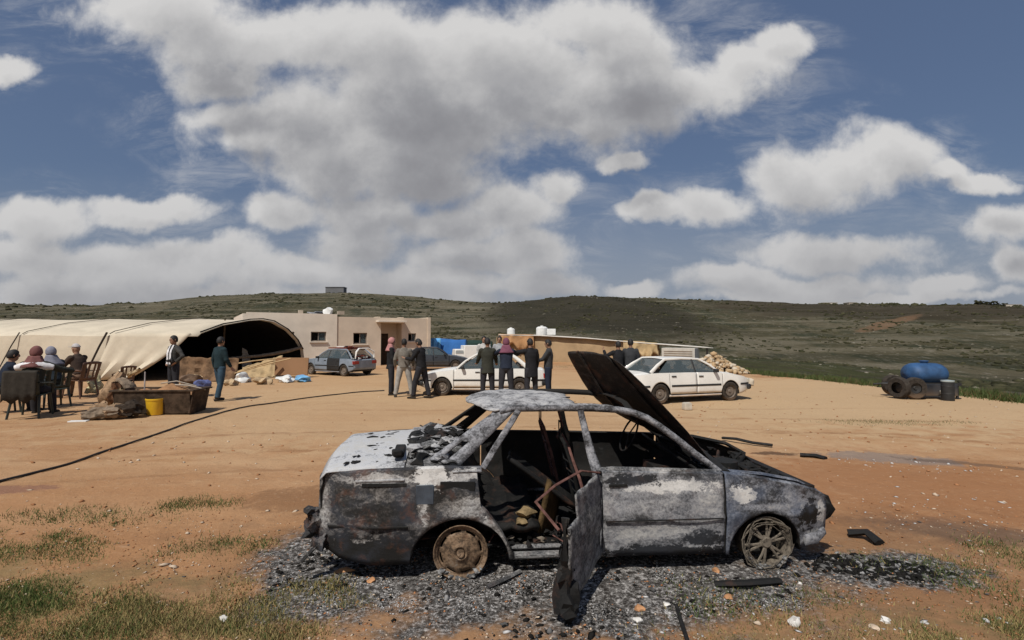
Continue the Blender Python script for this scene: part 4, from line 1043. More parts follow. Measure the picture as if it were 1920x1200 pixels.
# ================================================================ HOUSE
M_wall = plain('cream_stone_wall', (.60, .50, .395), .9, .08, .8, bump=.3)
M_wall2 = plain('whitewashed_wall', (.70, .62, .52), .9, .10, .8, bump=.3)
M_conc = plain('roof_concrete', (.42, .36, .29), .9, .15, 2)
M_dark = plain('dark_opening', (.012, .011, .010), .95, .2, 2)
M_jamb = plain('window_frame_paint', (.24, .20, .17), .8, .2, 3)
A = Vector((-15.6, 30.2, 0)); B = Vector((-5.95, 36.2, 0))
hd_ = (B-A); HL = hd_.length; ha = math.atan2(hd_.y, hd_.x)
hs = thing('stone_house', tuple(A), ha, 'single storey cream stone house with dark square windows and a recessed doorway', 'house')
def along(px):      # distance along facade for a pixel column
    k = (px-960)/FPX; return (A.x-k*A.y)/(k*hd_.y-hd_.x)*HL
def hz(px, py):
    s = along(px)/HL; Y = A.y+hd_.y*s; return CH-(py-HOR)/FPX*Y
H1, H2 = 3.38, 3.22
sW = along(632)
ops = [(along(583), along(612), hz(598, 640), hz(598, 622)), (along(663), along(689), hz(676, 645), hz(676, 624)), (along(766), along(781), hz(772, 640), hz(772, 625)), (along(528), along(552), hz(540, 640), hz(540, 622))]
px0, px1 = along(715), along(754)
dor = (along(718), along(738), 0, hz(728, 625))
def wall_with_holes(x0, x1, z0, z1, holes, y=0, m=M_wall, nm='wall', par=hs):
    xs = sorted(set([x0, x1]+[h[0] for h in holes]+[h[1] for h in holes])); zs = sorted(set([z0, z1]+[h[2] for h in holes]+[h[3] for h in holes]))
    xs = [v for v in xs if x0 <= v <= x1]; zs = [v for v in zs if z0 <= v <= z1]
    mb = MB()
    for i in range(len(xs)-1):
        for j in range(len(zs)-1):
            cx, cz = (xs[i]+xs[i+1])/2, (zs[j]+zs[j+1])/2
            if any(h[0] < cx < h[1] and h[2] < cz < h[3] for h in holes): continue
            mb.add([(xs[i], y, zs[j]), (xs[i+1], y, zs[j]), (xs[i+1], y, zs[j+1]), (xs[i], y, zs[j+1])], [(0, 1, 2, 3)])
    bm_o = mb.build(nm, m, par, smooth=False)
    bm = bmesh.new(); bm.from_mesh(bm_o.data); bmesh.ops.remove_doubles(bm, verts=bm.verts, dist=1e-4); bmesh.ops.recalc_face_normals(bm, faces=bm.faces)
    r = bmesh.ops.extrude_face_region(bm, geom=list(bm.faces)); bmesh.ops.translate(bm, verts=[v for v in r['geom'] if isinstance(v, bmesh.types.BMVert)], vec=(0, .22, 0))
    bmesh.ops.recalc_face_normals(bm, faces=bm.faces); bm.to_mesh(bm_o.data); bm.free(); return bm_o
sp = px0; sq = px1
wall_with_holes(along(462), sW, -.3, H1, [ops[0], ops[3]], m=M_wall2)
wall_with_holes(sW, sp, -.3, H2, [ops[1]], y=.06)
wall_with_holes(sq, HL, -.3, H2, [ops[2]], y=.06)
wall_with_holes(sp, sq, -.3, H2, [dor], y=1.1)
wall_with_holes(sp, sq, hz(735, 606), H2, [], y=.06, nm='lintel')
for xx in (sp, sq):
    MB().box((xx+(-.1 if xx == sp else .1), .68, 1.5), (.2, .84, 3.58)).build('porch_side', M_wall, hs)
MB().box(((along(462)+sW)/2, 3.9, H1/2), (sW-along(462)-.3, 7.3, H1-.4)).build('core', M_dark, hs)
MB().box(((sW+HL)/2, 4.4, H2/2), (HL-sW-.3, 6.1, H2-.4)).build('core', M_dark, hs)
MB().box(((along(462)+sW)/2, 3.9, H1-.12), (sW-along(462)-.1, 7.4, .16)).build('roof', M_conc, hs)
MB().box(((sW+HL)/2, 4.0, H2-.14), (HL-sW-.1, 7.3, .16)).build('roof', M_conc, hs)
for xx, m in ((along(462)-.1, M_wall2), (HL+.1, M_wall)):
    MB().box((xx, 4.0, 1.5), (.2, 8.0, 3.6)).build('end_wall', m, hs)
MB().box(((sp+sq)/2-.1, -.2, hz(735, 603)), (sq-sp+.5, .7, .12)).build('canopy', M_wall2, hs, bevel=.01)
for k, (a_, b_, z0, z1) in enumerate(ops):
    y_ = 0 if k in (0, 3) else .06
    f = MB()
    for (cx, cz, sx, sz) in (((a_+b_)/2, z0+.03, b_-a_, .06), ((a_+b_)/2, z1-.03, b_-a_, .06), (a_+.03, (z0+z1)/2, .06, z1-z0-.12), (b_-.03, (z0+z1)/2, .06, z1-z0-.12), ((a_+b_)/2, (z0+z1)/2, .045, z1-z0-.12)):
        f.box((cx, y_+.12, cz), (sx, .05, sz))
    w_o = f.build('window', M_jamb, hs)
    MB().box(((a_+b_)/2+(b_-a_)*.22, y_+.14, (z0+z1)/2), ((b_-a_)*.42, .012, z1-z0-.14)).build('pane', M_glass, w_o)
    MB().box(((a_+b_)/2, y_-.02, z0-.04), (b_-a_+.16, .14, .07)).build('sill', M_wall2, w_o)
MB().box(((dor[0]+dor[1])/2, 1.22, dor[3]/2), (dor[1]-dor[0], .05, dor[3])).build('door', plain('dark_brown_door', (.05, .035, .025), .8, .3, 5), hs)
for px_, w_ in ((565, .25), (641, .4)):
    MB().box((along(px_), .35, H1+.10), (w_, .3, .22)).build('column_stub', M_conc, hs)
# things standing on the roof
M_whp = plain('white_plastic', (.70, .70, .68), .5, .08, 4)
def on_roof(px, dy): 
    s = along(px); return A+hd_.normalized()*s+Vector((-hd_.y, hd_.x, 0)).normalized()*dy
p = on_roof(622, 1.2); o = MB().rock((0, 0, .2), .30, (1, .8, 1), sub=2, amp=.4).build('roof_bundle', M_whp); o.location = (p.x, p.y, H1-.04); tag(o, 'white bundle on the roof of the cream stone house', 'bundle')
p = on_roof(606, 1.6); t_ = thing('roof_scrap', (p.x, p.y, H1-.04), ha+.2, 'grey sheet metal scrap lying on the roof of the cream house', 'scrap metal')
MB().box((0, 0, .10), (1.2, .8, .05), rx=.15, ry=.08).box((.2, .1, .20), (1.0, .3, .04), rx=-.3, rz=.3).box((-.3, 0, .05), (.6, .6, .1)).build('sheets', plain('grey_sheet', (.30, .31, .33), .6, .2, 5), t_)

# ================================================================ TENT
M_canvas = cloth('sand_canvas', (.54, .475, .37), .12, .8, .6)
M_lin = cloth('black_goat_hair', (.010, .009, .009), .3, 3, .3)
M_rope = plain('dark_rope', (.03, .022, .018), .9, .2)
tent = thing('long_tent', (0, 0, 0), 0, 'long sand coloured canvas tent with black lining and its right end open', 'tent')
TP = [(0,.0),(.02,.6),(.06,1.3),(.15,2.0),(.30,2.12),(1.6,2.52),(3.4,2.80),(4.3,2.86),(5.2,2.78),(6.4,2.35),(7.3,1.75),(7.8,1.2),(7.95,.6),(8.0,0)]
Y0 = 22.4
def txr(t): return -13.9+.20*t                     # right end, slightly skewed
def tent_rows(x0, xfun, off=0, part=None, n=40):
    rows = []
    for i in range(n+1):
        row = []
        for (t, z) in TP:
            xr = xfun(t); x = x0+(xr-x0)*i/n
            sag = -.07*abs(math.sin((x+2.5)*math.pi/4.6))*(1 if z > 1.9 else 0)
            yb = fbm(x*.7, z*1.2, 3)*.05
            row.append((x, Y0+t+yb+off*(1 if t < 4 else -1)*.8, max(0, z+sag-off)))
        rows.append(row)
    return rows
def cut(xr):   # near wall ends left of the open mouth
    return xr
rows = tent_rows(-46, txr); 
def keepT(i, j):
    xm = rows[i][0][0]
    if j in (0, 1, 2): return xm < -16.9+(.9*(2-j)*-1 if j < 2 else 0)
    return True
MB().grid(rows, keep=keepT).build('canvas', M_canvas, tent, solid=.02)
rl = tent_rows(-45.9, lambda t: txr(t)-.15, .06)
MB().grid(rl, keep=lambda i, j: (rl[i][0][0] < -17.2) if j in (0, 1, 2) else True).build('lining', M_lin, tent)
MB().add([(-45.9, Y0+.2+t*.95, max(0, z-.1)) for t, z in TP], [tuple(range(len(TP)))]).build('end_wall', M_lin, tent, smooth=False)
# wall cloth gathered up to the left of the mouth
rows2 = []
for i in range(15):
    s = i/14; row = []
    for j in range(13):
        q_ = j/12
        top = Vector((-17.6+3.4*s, Y0+.10+.1*s, 2.06)); bot = Vector((-18.2+1.7*s**1.2, Y0-.25-.15*s, .05+.0*s))
        pz = top.lerp(bot, q_); pz += Vector((.25*s*math.sin(q_*math.pi), -.10*math.sin(s*22)*q_*(.3+q_), .0))
        row.append(tuple(pz))
    rows2.append(row)
MB().grid(rows2).build('gathered_wall', M_canvas, tent, solid=.02)
mb = MB(); mb.sweep([(-13.92+.20*t+.03, Y0+t+.0, z) for t, z in TP[4:12]], .05, .03, 6); mb.build('mouth_edge', M_lin, tent)
for xs_, rw_ in ((-17.85, .042), (-21.7, .024), (-26.3, .02)):
    mb = MB(); mb.sweep([(xs_+1.9*(t/4.3)**.8, Y0+t-.03, z+.04) for t, z in TP[3:8]], rw_, .015, 6); mb.sweep([(xs_+.02, Y0+.10, 2.10), (xs_-.12, Y0-.12, 1.5), (xs_-.30, Y0-.3, .8), (xs_-.5, Y0-.5, 0)], rw_, None, 6); mb.build('guy_rope', M_rope, tent)
for t, zz in ((3.6, 2.8), (.35, 2.1)):
    pass
mb = MB(); mb.sweep([(-14.6, Y0+3.4, 0), (-14.5, Y0+3.4, 2.78)], .045, None, 8); mb.build('tent_pole', plain('weathered_pole', (.12, .09, .06), .9, .3), tent)
mb = MB(); mb.sweep([(-16.9, Y0+1.0, 0), (-16.9, Y0+1.0, 2.3)], .045, None, 8); mb.build('tent_pole', plain('weathered_pole', (.12, .09, .06), .9, .3), tent)
# rolled rug edge at the right of the mouth
mb = MB(); mb.sweep([(-12.35, Y0+7.6, 1.3), (-12.5, Y0+6.2, 1.12), (-12.8, Y0+5.0, 1.0), (-13.1, Y0+4.0, .92), (-13.9, Y0+2.6, .86)], [.08, .10, .09, .08, .05], None, 8); mb.build('rolled_flap', cloth('dirty_canvas', (.20, .15, .10), .3, 3, .6), tent)

# canvas that has slumped in front of the mouth
M_canvas2 = cloth('fallen_canvas', (.40, .29, .16), .25, 2, .9)
def draped(name, label, cat, p0, p1, z0, z1, depth, m, n=22, k=12, fold=.09, group=None):
    """cloth hanging from a line and spilling on the ground"""
    p0, p1 = Vector(p0), Vector(p1); d = (p1-p0); nrm = Vector((d.y, -d.x, 0)).normalized(); rows = []
    for i in range(n+1):
        s = i/n; row = []
        for j in range(k+1):
            q_ = j/k; z = (z0+(z1-z0)*s)*(1-q_)**1.1
            o = depth*q_**1.6+fold*math.sin(s*n*1.25+q_*1.5)*q_+fbm(s*5, q_*3, len(name))*.12
            pt = p0+d*s+nrm*o; row.append((pt.x, pt.y, max(.01, z+fbm(s*6, q_*5, 2)*.07)))
        rows.append(row)
    o = MB().grid(rows).build(name, m, None, solid=.015); tag(o, label, cat, group); return o
c1 = pd(455, 690, 24.5); c2 = pd(530, 672, 25.0)
draped('fallen_canvas', 'crumpled ochre canvas slumped on the ground beside the brown board', 'canvas', (c1[0], c1[1], 0), (c2[0], c2[1], 0), .45, 1.0, .9, M_canvas2)
c1 = pd(338, 668, 22.0); c2 = pd(448, 670, 22.6)
draped('floor_rug', 'dark brown striped rug hanging across the open tent mouth', 'rug', (c1[0], c1[1], 0), (c2[0], c2[1], 0), 1.05, .95, .6, cloth('brown_rug', (.15, .09, .05), .45, 4, .6))
c1 = pd(420, 672, 24.2)
# boards and rails lying in front
M_wood = plain('raw_timber', (.40, .28, .15), .8, .25, 5)
for k, (a_, b_, w_) in enumerate([((410, 716), (512, 676), .12), ((430, 684), (520, 672), .10), ((385, 705), (450, 708), .14), ((398, 722), (470, 716), .10), ((440, 700), (545, 672), .09)]):
    Ya = 22.8-.15*k; a3, b3 = Vector(pd(a_[0], a_[1], Ya)), Vector(pd(b_[0], b_[1], Ya+1.0)); a3.z = max(a3.z, .05); 
    o = MB().sweep([a3, a3.lerp(b3, .5)+Vector((0, 0, .03)), b3], w_*.6, w_*.3, 4).build('timber_rail', M_wood, None, smooth=False)
    tag(o, ['long pale timber rail leaning up right across the tent debris', 'thin timber rail lying along the rug edge', 'short board lying low in the tent debris', 'lowest board on the sand before the tent mouth', 'slanting lath between fallen canvas and rug'][k], 'timber', 'timber rails in the tent debris')
# brown board
c = pd(547, 686, 24.0)
o = MB().box((c[0], c[1], .52), (1.55, .06, .82), rx=R(-8)).build('brown_board', plain('brown_board', (.27, .155, .085), .85, .06, 1), None, bevel=.01); o.location = (0, 0, .0); tag(o, 'plain brown board leaning at the right end of the tent', 'board')
# bags and bundles
def bundle(px, py, s, m, label, cat='bag', sq=(1.2, 1, .7), name='plastic_bag', group=None, mb=None):
    x, y = gp(px, py); o = MB().rock((0, 0, 0), s, sq, sub=3, amp=.5).build(name, m); o.location = (x, y+s*.5, s*sq[2]*.72); tag(o, label, cat, group); return o
M_bag = plain('white_bag', (.66, .66, .63), .55, .08, 5); M_bluebag = plain('light_blue_bag', (.16, .38, .62), .5, .15, 5)
M_tanb = plain('tan_sack', (.42, .31, .19), .9, .25, 6, bump=.5); M_rubb = plain('dull_brown_bundle', (.12, .08, .055), .9, .4, 6)
M_denim = plain('violet_blue_cloth', (.10, .12, .25), .9, .2, 6)
bundle(565, 716, .34, M_bluebag, 'light blue plastic bag at the foot of the brown board', sq=(1.3, .8, .45))
bundle(452, 717, .30, M_bag, 'white plastic bag in front of the ochre canvas')
bundle(532, 717, .30, M_bag, 'white plastic bag under the left corner of the brown board', sq=(1.5, 1, .5))
bundle(376, 728, .24, M_denim, 'violet blue cloth bundle left of the walking man', 'bundle', name='cloth_bundle')
bundle(400, 712, .28, M_tanb, 'tan sack behind the legs of the walking man', 'sack', name='cloth_bundle')
bundle(352, 722, .33, M_rubb, 'dark brown bundle at the left edge of the tent mouth', 'bundle', name='cloth_bundle')
bundle(490, 722, .26, M_tanb, 'tan sack lying on the fallen ochre canvas', 'sack', name='cloth_bundle')
bundle(362, 716, .26, M_tanb, 'tan bundle above the violet blue cloth', 'bundle', name='cloth_bundle')
bundle(430, 724, .22, M_tanb, 'small tan bundle right of the walking man', 'bundle', name='cloth_bundle')
bundle(555, 690, .2, M_rubb, 'dark bundle hidden beside the board', 'bundle', name='cloth_bundle')

# ================================================================ BLUE AND GREEN TARPAULIN SHELTERS
def shelter(name, label, pxl, pxr, pyt, pyb, Y, m, m2, depth=2.5):
    L_, R_ = pd(pxl, pyb, Y), pd(pxr, pyb, Y); zt = pd(pxl, pyt, Y)[2]; zb = min(0, L_[2])-.2
    s = thing(name, (L_[0], Y, 0), 0, label, 'tent'); wd = R_[0]-L_[0]
    rows = []
    for i in range(19):
        x = wd*i/18; row = []
        for (t, z) in ((-.2, 0), (-.1, .55), (.25, .88), (.8, 1.0), (1.7, .95), (2.3, .55), (2.5, 0)):
            row.append((x, t*depth/2.5, zb+(zt-zb)*z*(1+.03*math.sin(x*2.3))+fbm(x, t, 3)*.04))
        rows.append(row)
    MB().grid(rows).build('tarpaulin', m, s, solid=.02)
    for xx in (.05, wd-.05): MB().add([(xx, p[1], p[2]*.98) for p in rows[0]], [tuple(range(7))]).build('end_flap', m2, s, smooth=False, solid=.01)
    mb = MB()
    for xx in (.1, wd*.5, wd-.1): mb.sweep([(xx, .25*depth/2.5, zb), (xx, .25*depth/2.5, zb+(zt-zb)*.86)], .035, None, 6)
    mb.build('pole', M_jamb, s); return s
M_tarp = cloth('blue_tarpaulin', (.035, .13, .36), .25, 1.2, .7); M_tarp2 = cloth('light_blue_tarpaulin', (.12, .33, .58), .2, 1.2, .7); M_gtarp = cloth('dark_green_tarpaulin', (.02, .042, .034), .3, 1.2, .7)
s1 = shelter('blue_shelter', 'low blue tarpaulin shelter at the right corner of the cream house', 806, 872, 636, 668, 38, M_tarp, M_tarp2)
shelter('green_shelter', 'dark green tarpaulin shelter right of the blue one', 874, 922, 639, 668, 40, M_gtarp, M_gtarp)
a_ = pd(806, 640, 37.5)
o = MB().grid([[(a_[0]+.02+.75*i/6, 37.55+.12*math.sin(i*2)+.05*j, .55+(1.82-.55)*j/6-.25*(j/6)*(i/6)*0) for j in range(7)] for i in range(7)]).build('light_flap', M_tarp2, s1, solid=.02); o.parent = s1; o.location = (-s1.location.x, -s1.location.y, 0)

# ================================================================ LONG LOW BARN
M_barn = plain('barn_canvas_wall', (.36, .26, .155), .9, .15, .7, bump=.4); M_bart = cloth('orange_brown_tarp', (.38, .21, .10), .3, 1.5, .9); M_bart2 = cloth('tan_tarp', (.42, .31, .17), .3, 1.8, .9)
M_roofsh = plain('pale_roof_sheet', (.55, .52, .47), .6, .15, 1.5)
YB = 42.0
bL, bR = pd(935, 628, YB), pd(1332, 652, 33.0)
bn = thing('long_barn', (0, 0, 0), 0, 'long low tan walled animal barn with a pale flat roof sloping away to the right', 'barn')
def bpt(s, o=0): return Vector((bL[0]+(bR[0]-bL[0])*s, YB+(33-YB)*s+o, 0))
def bz_(s):
    px = 960+FPX*bpt(s).x/bpt(s).y; py = lerp_pts([(900, 627), (1010, 629), (1100, 634), (1180, 641), (1250, 646), (1332, 652)], px); return CH-(py-HOR)/FPX*bpt(s).y
rows = []
for i in range(31):
    s = i/30*.80; zt = bz_(s)-.05; p = bpt(s); rows.append([(p.x, p.y+fbm(s*20, z, 3)*.05, -1.5+(zt+1.5)*z) for z in (0, .5, .7, .85, 1)])
MB().grid(rows).build('wall', M_barn, bn, solid=.1)
rows = []
for i in range(31):
    s = i/30; p = bpt(s); z = bz_(s); rows.append([(p.x+dxx, p.y+dd_, z+dz_) for dxx, dd_, dz_ in ((0, -.45, .02), (0, 2.5, .07), (0, 6, .02))])
MB().grid(rows).build('roof', M_roofsh, bn, solid=.07)
p = bpt(.0); MB().box((p.x-.1, p.y+3, .5), (.2, 5.8, 2.8)).build('end_wall', M_barn, bn)
p = bpt(.80); MB().box((p.x, p.y+2.6, -.2), (.2, 5, 2.6)).build('end_wall', M_barn, bn)
MB().box((bpt(.5).x, bpt(.5).y+5.5, 0), (bR[0]-bL[0]-3, .2, 3.2), rz=math.atan2(33-YB, bR[0]-bL[0])).build('back_wall', M_barn, bn)
def hang(s0, s1, drop, m, nm, lab):
    rows = []
    for i in range(25):
        s = s0+(s1-s0)*i/24; p = bpt(s); z = bz_(s)
        rows.append([(p.x, p.y-.40-.12*q_+.14*math.sin(i*1.1+q_*3)*q_, z+.06-(drop*(1+.25*math.sin(i*.5)))*q_+fbm(i*.3, q_*3)*.12*q_) for q_ in (0, .2, .4, .6, .8, 1)])
    o = MB().grid(rows).build(nm, m, None, solid=.02); tag(o, lab, 'tarpaulin')
hang(.0, .20, 1.05, M_bart, 'orange_tarpaulin', 'orange brown tarpaulin hanging over the left end of the barn')
hang(.64, .785, .95, M_bart2, 'tan_tarpaulin', 'tan tarpaulin sagging in folds near the right end of the barn')
p = bpt(.86); q_ = bpt(.93)
kx = thing('feed_cabin', (p.x-.2, p.y-1.4, -.9), math.atan2(33-YB, bR[0]-bL[0]), 'small pale cabin under the overhanging right end of the barn roof', 'shed')
MB().box((0, .6, .95), (2.1, 1.2, 2.3)).build('wall', plain('pale_cabin', (.50, .48, .43), .8, .1, 2), kx, bevel=.01)
mb = MB()
for k in range(5): mb.box((0, -.02, 1.35+k*.14), (1.8, .05, .03))
mb.build('shutter', M_conc, kx)
for s in (.955, .99):
    p = bpt(s); o = MB().box((p.x, p.y+.1, .1), (.09, .09, 2*(bz_(s)-.1)-.06)).build('roof_post', M_jamb, bn)
for k, (px_, py_, Y_, sx, sz) in enumerate([(958, 627, 43, .75, .55), (1016, 628, 43, 1.1, .75)]):
    p = pd(px_, py_, Y_); t_ = thing('roof_tank', (p[0], p[1], p[2]-.02), 0, ['small white water tank at the left end of the barn roof', 'large white water tank with a square box on the barn roof'][k], 'water tank')
    MB().lathe([(0, 0), (sx*.42, 0), (sx*.44, .05), (sx*.44, sz*.8), (sx*.3, sz*.95), (0, sz)], n=24).build('body', M_whp, t_)
    MB().lathe([(.12, sz*.95), (.12, sz+.05), (0, sz+.06)], n=16).build('cap', M_whp, t_)
    if k: MB().box((.78, 0, .27), (.72, .6, .52)).build('side_box', M_whp, t_, bevel=.03)
# rubble heap
M_rb = [plain('pale_rubble', (.46, .34, .21), .95, .2, 3), plain('tan_rubble', (.40, .28, .16), .95, .3, 3), plain('white_rubble', (.52, .45, .35), .95, .1, 3)]
hx0, hy0 = gp(1352, 702); hy0 += 1.0
def heap(rs):
    a = rs.rand()*6.28; q_ = math.sqrt(rs.rand()); x, y = hx0+q_*math.cos(a)*1.75, hy0+q_*math.sin(a)*1.1
    return x, y, max(.02, 1.0*(1-q_**1.1))*rs.rand()**.25+.02, 1
scatter_rocks('rubble_heap', 900, M_rb, heap, lambda rs: .04+rs.rand()**2*.13, (1.1, 1, .8), ('pale stone rubble heaped beyond the nose of the right white sedan', 'rubble'))

# ================================================================ FAR HILL OBJECTS
def far_box(name, px, py_top, py_base, wpx, Y, m, label, cat, dpt=8):
    Y = 556/math.hypot(1, (px-960)/FPX); w_ = wpx/FPX*Y; x = (px-960)/FPX*Y; zb = gz(x, Y)-1.0; zt = zb+1.0+max(3.2, (py_base-py_top)/FPX*Y)
    t_ = thing(name, (x, Y, zb), 0, label, cat); h = zt-zb
    MB().box((0, dpt/2, h/2), (w_, dpt, h)).build('walls', m, t_)
    MB().box((0, dpt/2, h+.15), (w_+.5, dpt+.5, .3)).build('roof', M_conc, t_)
    mb = MB(); n_ = max(2, int(w_/4))
    for i in range(n_): mb.box((-w_/2+w_*(i+.5)/n_, -.06, h-1.6), (w_/n_*.35, .1, 1.2))
    mb.build('window', M_dark, t_); return t_
M_far = plain('far_grey_tower', (.16, .16, .165), .9, .1, .1)
tw = thing('hill_tower', ((627-960)/FPX*548, 548, CH+(HOR-558)/FPX*548-3), 0, 'square grey tank tower on the crest of the far hill', 'tower')
for sx in (-7.6, 7.6):
    for sy in (0, 8): MB().box((sx, sy, 3), (1.2, 1.2, 6)).build('leg', M_far, tw)
MB().box((0, 4, 9.3), (19.5, 10, 9.5)).build('tank', M_far, tw)
MB().box((0, 4, 14.3), (20.5, 11, .6)).build('rim', M_far, tw)
far_box('hill_house', 1903, 582, 586, 30, 545, M_wall2, 'pale house at the far right end of the skyline', 'house')
far_box('hill_house', 1558, 576, 580, 26, 545, M_wall2, 'long pale house on the crest above the yard edge', 'house')
far_box('hill_house', 1600, 577, 580, 14, 550, M_conc, 'tiny grey house right of the long pale crest house', 'house')
far_box('hill_house', 20, 574, 578, 12, 540, M_wall2, 'tiny pale house on the left skyline above the tent', 'house')
def tree(x, y, h, label, group):
    t_ = thing('hill_tree', (x, y, gz(x, y)-.3), 0, label, 'tree', group)
    MB().sweep([(0, 0, 0), (.1, 0, h*.25), (0, .1, h*.6)], [.3, .22, .1], None, 7).build('trunk', M_rubb, t_)
    mb = MB()
    for i in range(60):
        a = rng.random()*6.28; q_ = rng.random()**.5; zz = .35+.6*rng.random(); r_ = h*.48*q_*math.sin(math.pi*min(1, .25+.75*(zz-.3)))
        mb.rock((r_*math.cos(a), r_*math.sin(a), h*zz), h*(.06+.07*rng.random()), (1.2, 1, .8), amp=.6)
    mb.build('crown', M_sh[0], t_, smooth=False)
for k, (px_, h) in enumerate([(1838, 6.5), (1850, 5.5), (1866, 6), (1884, 5)]):
    Y_ = 554/math.hypot(1, (px_-960)/FPX); tree((px_-960)/FPX*Y_, Y_, h, ['leftmost dark tree of the four on the right skyline', 'second dark tree from the left on the right skyline', 'third dark tree from the left on the right skyline', 'dark tree next to the pale house at the right skyline end'][k], 'dark trees on the right skyline')
# ================================================================ PEOPLE
M_skin = plain('skin', (.30, .165, .105), .6, .1, 20); M_hair = plain('black_hair', (.012, .010, .009), .7, .3, 40)
M_eye = plain('eye_dark', (.02, .015, .012), .3, .1)
FAB = {}
def fab(name, c):
    if name not in FAB: FAB[name] = cloth(name, c, .22, 7, .22)
    return FAB[name]
def ellip(mb, c, r, up, fwd, n=14, m=9):
    up = Vector(up).normalized(); fwd = Vector(fwd); fwd = (fwd-up*fwd.dot(up)).normalized(); sd = fwd.cross(up); rows = []
    for i in range(m+1):
        p = math.pi*(.02+.96*i/m)
        rows.append([Vector(c)+(sd*math.cos(2*math.pi*j/n)*r[0]+fwd*math.sin(2*math.pi*j/n)*r[1])*math.sin(p)+up*math.cos(p)*r[2] for j in range(n)])
    k = len(mb.v); mb.grid(rows, closed=True); mb.f += [tuple(k+j for j in range(n)), tuple(k+m*n+j for j in reversed(range(n)))]; mb.m += [0, 0]
def fused(mb, name, m, parent, vox=.014, sm=3):
    """one continuous surface grown over overlapping volumes"""
    o = mb.build(name, m, parent)
    r = o.modifiers.new('r', 'REMESH'); r.mode = 'VOXEL'; r.voxel_size = vox; r.use_smooth_shade = True
    s_ = o.modifiers.new('s', 'SMOOTH'); s_.factor = .5; s_.iterations = sm
    return o
def person(loc, head, label, top, legs, S=1.06, pose='stand', lean=0, armL=None, armR=None, legL=None, legR=None, hat=None, hatm=None, coat=0, group=None, hturn=0, shoe=(.03, .025, .02), vest=None, seat=.50, htilt=0):
    rt = thing('person', (loc[0], loc[1], loc[2] if len(loc) > 2 else 0), R(head), label, 'person', group); rt.scale = (S, S, S)
    V = Vector
    def dirv(p, y_=0):     # pitch from straight down (deg, + forward), yaw outward
        return V((math.sin(R(y_))*math.cos(R(0)), math.sin(R(p)), -math.cos(R(p)))).normalized()
    sit = pose == 'sit'
    hipz = seat+.08 if sit else .93
    P0 = V((0, 0, hipz)); up = V((0, math.sin(R(lean)), math.cos(R(lean))))
    waist, chest, neck = P0+up*.16, P0+up*.36, P0+up*.53
    hup = V((0, math.sin(R(lean*.5+htilt)), math.cos(R(lean*.5+htilt))))
    hf = V((math.sin(R(-hturn)), math.cos(R(hturn)), 0))
    mid = neck+hup*.165+hf*.015; top_ = mid+hup*.11; jaw = mid-hup*.062+hf*.022
    bd = MB(); ellip(bd, mid, (.078, .098, .116), hup, hf); ellip(bd, jaw, (.058, .070, .070), hup, hf); ellip(bd, mid+hf*.098-hup*.018, (.014, .020, .026), hup, hf, 8, 6)
    sd0 = hf.cross(hup).normalized()
    for s in (-1, 1): ellip(bd, mid+sd0*s*.080-hup*.005, (.010, .020, .032), hup, hf, 8, 6)
    bd.sweep([neck-up*.06, neck+up*.03, mid-hup*.05-hf*.015], [.060, .054, .054], None, 12)
    bd.sweep([P0-V((0, 0, .05)), waist, chest, chest+up*.10, neck-up*.01], [.14, .125, .15, .15, .06], [.10, .09, .10, .085, .055], 16, (0, 1, 0))
    AR = {-1: armL or (5, 12, 20, 0), 1: armR or (5, 12, 20, 0)}   # (upper pitch, upper out, fore pitch, fore out)
    LG = {-1: legL or ((82, 6, 8, 0) if sit else (0, 4, -2, 2)), 1: legR or ((82, 6, 8, 0) if sit else (0, 4, -2, 2))}
    arms = {}; lg = {}
    for s in (-1, 1):
        a = AR[s]; sh = chest+up*.10+V((s*.185, 0, 0))
        def dv(p, o): return V((s*math.sin(R(o)), math.sin(R(p))*math.cos(R(o)), -math.cos(R(p))*math.cos(R(o))))
        el = sh+dv(a[0], a[1])*.28; wr = el+dv(a[2], a[3])*.25; fd = dv(a[2]+8, a[3]); palm = wr+fd*.055
        arms[s] = (sh, el, wr)
        bd.sweep([sh, el, wr], [.050, .040, .028], None, 10); ellip(bd, sh, (.055, .055, .055), up, (0, 1, 0), 10, 6)
        lat = V((0, 1, 0)) if abs(fd.y) < .8 else V((1, 0, 0)); lat = (lat-fd*lat.dot(fd)).normalized(); nrm = fd.cross(lat)*s
        bd.sweep([wr-fd*.01, wr+fd*.03, palm+fd*.03], [.026, .038, .040], [.020, .017, .014], 10, nrm)
        for f_, (off, ln) in enumerate(((-.030, .060), (-.010, .072), (.010, .068), (.030, .052))):
            b_ = palm+fd*.02+lat*off; bd.sweep([b_, b_+fd*ln*.55+nrm*.008, b_+fd*ln+nrm*.028], [.0095, .0085, .007], None, 6)
        bd.sweep([palm-lat*.028-fd*.02, palm-lat*.048+fd*.012, palm-lat*.055+fd*.042+nrm*.014], [.012, .010, .008], None, 6)
        l = LG[s]; hp = P0+V((s*.095, 0, -.03)); kn = hp+dv(l[0], l[1])*.43; an = kn+dv(l[2], l[3])*.41; lg[s] = (hp, kn, an)
        bd.sweep([hp, kn, an], [.085, .055, .038], None, 10); bd.sweep([an+V((0, -.05, -.03)), an+V((0, .05, -.045)), an+V((s*.01, .15, -.055))], [.032, .036, .028], [.03, .025, .015], 8, (0, 0, 1))
    # drop the figure so that its lower foot stands on the ground
    low = min(lg[-1][2].z, lg[1][2].z)-.075; dz = V((0, 0, -low)) if not sit else V((0, 0, 0))
    mv = lambda p: p+dz
    bd.v = [tuple(Vector(v)+dz) for v in bd.v]; body = fused(bd, 'body', M_skin, rt, .0085, 2)
    fm = fab(*top); tb = MB(); g_ = P0 if not sit else P0+up*.03
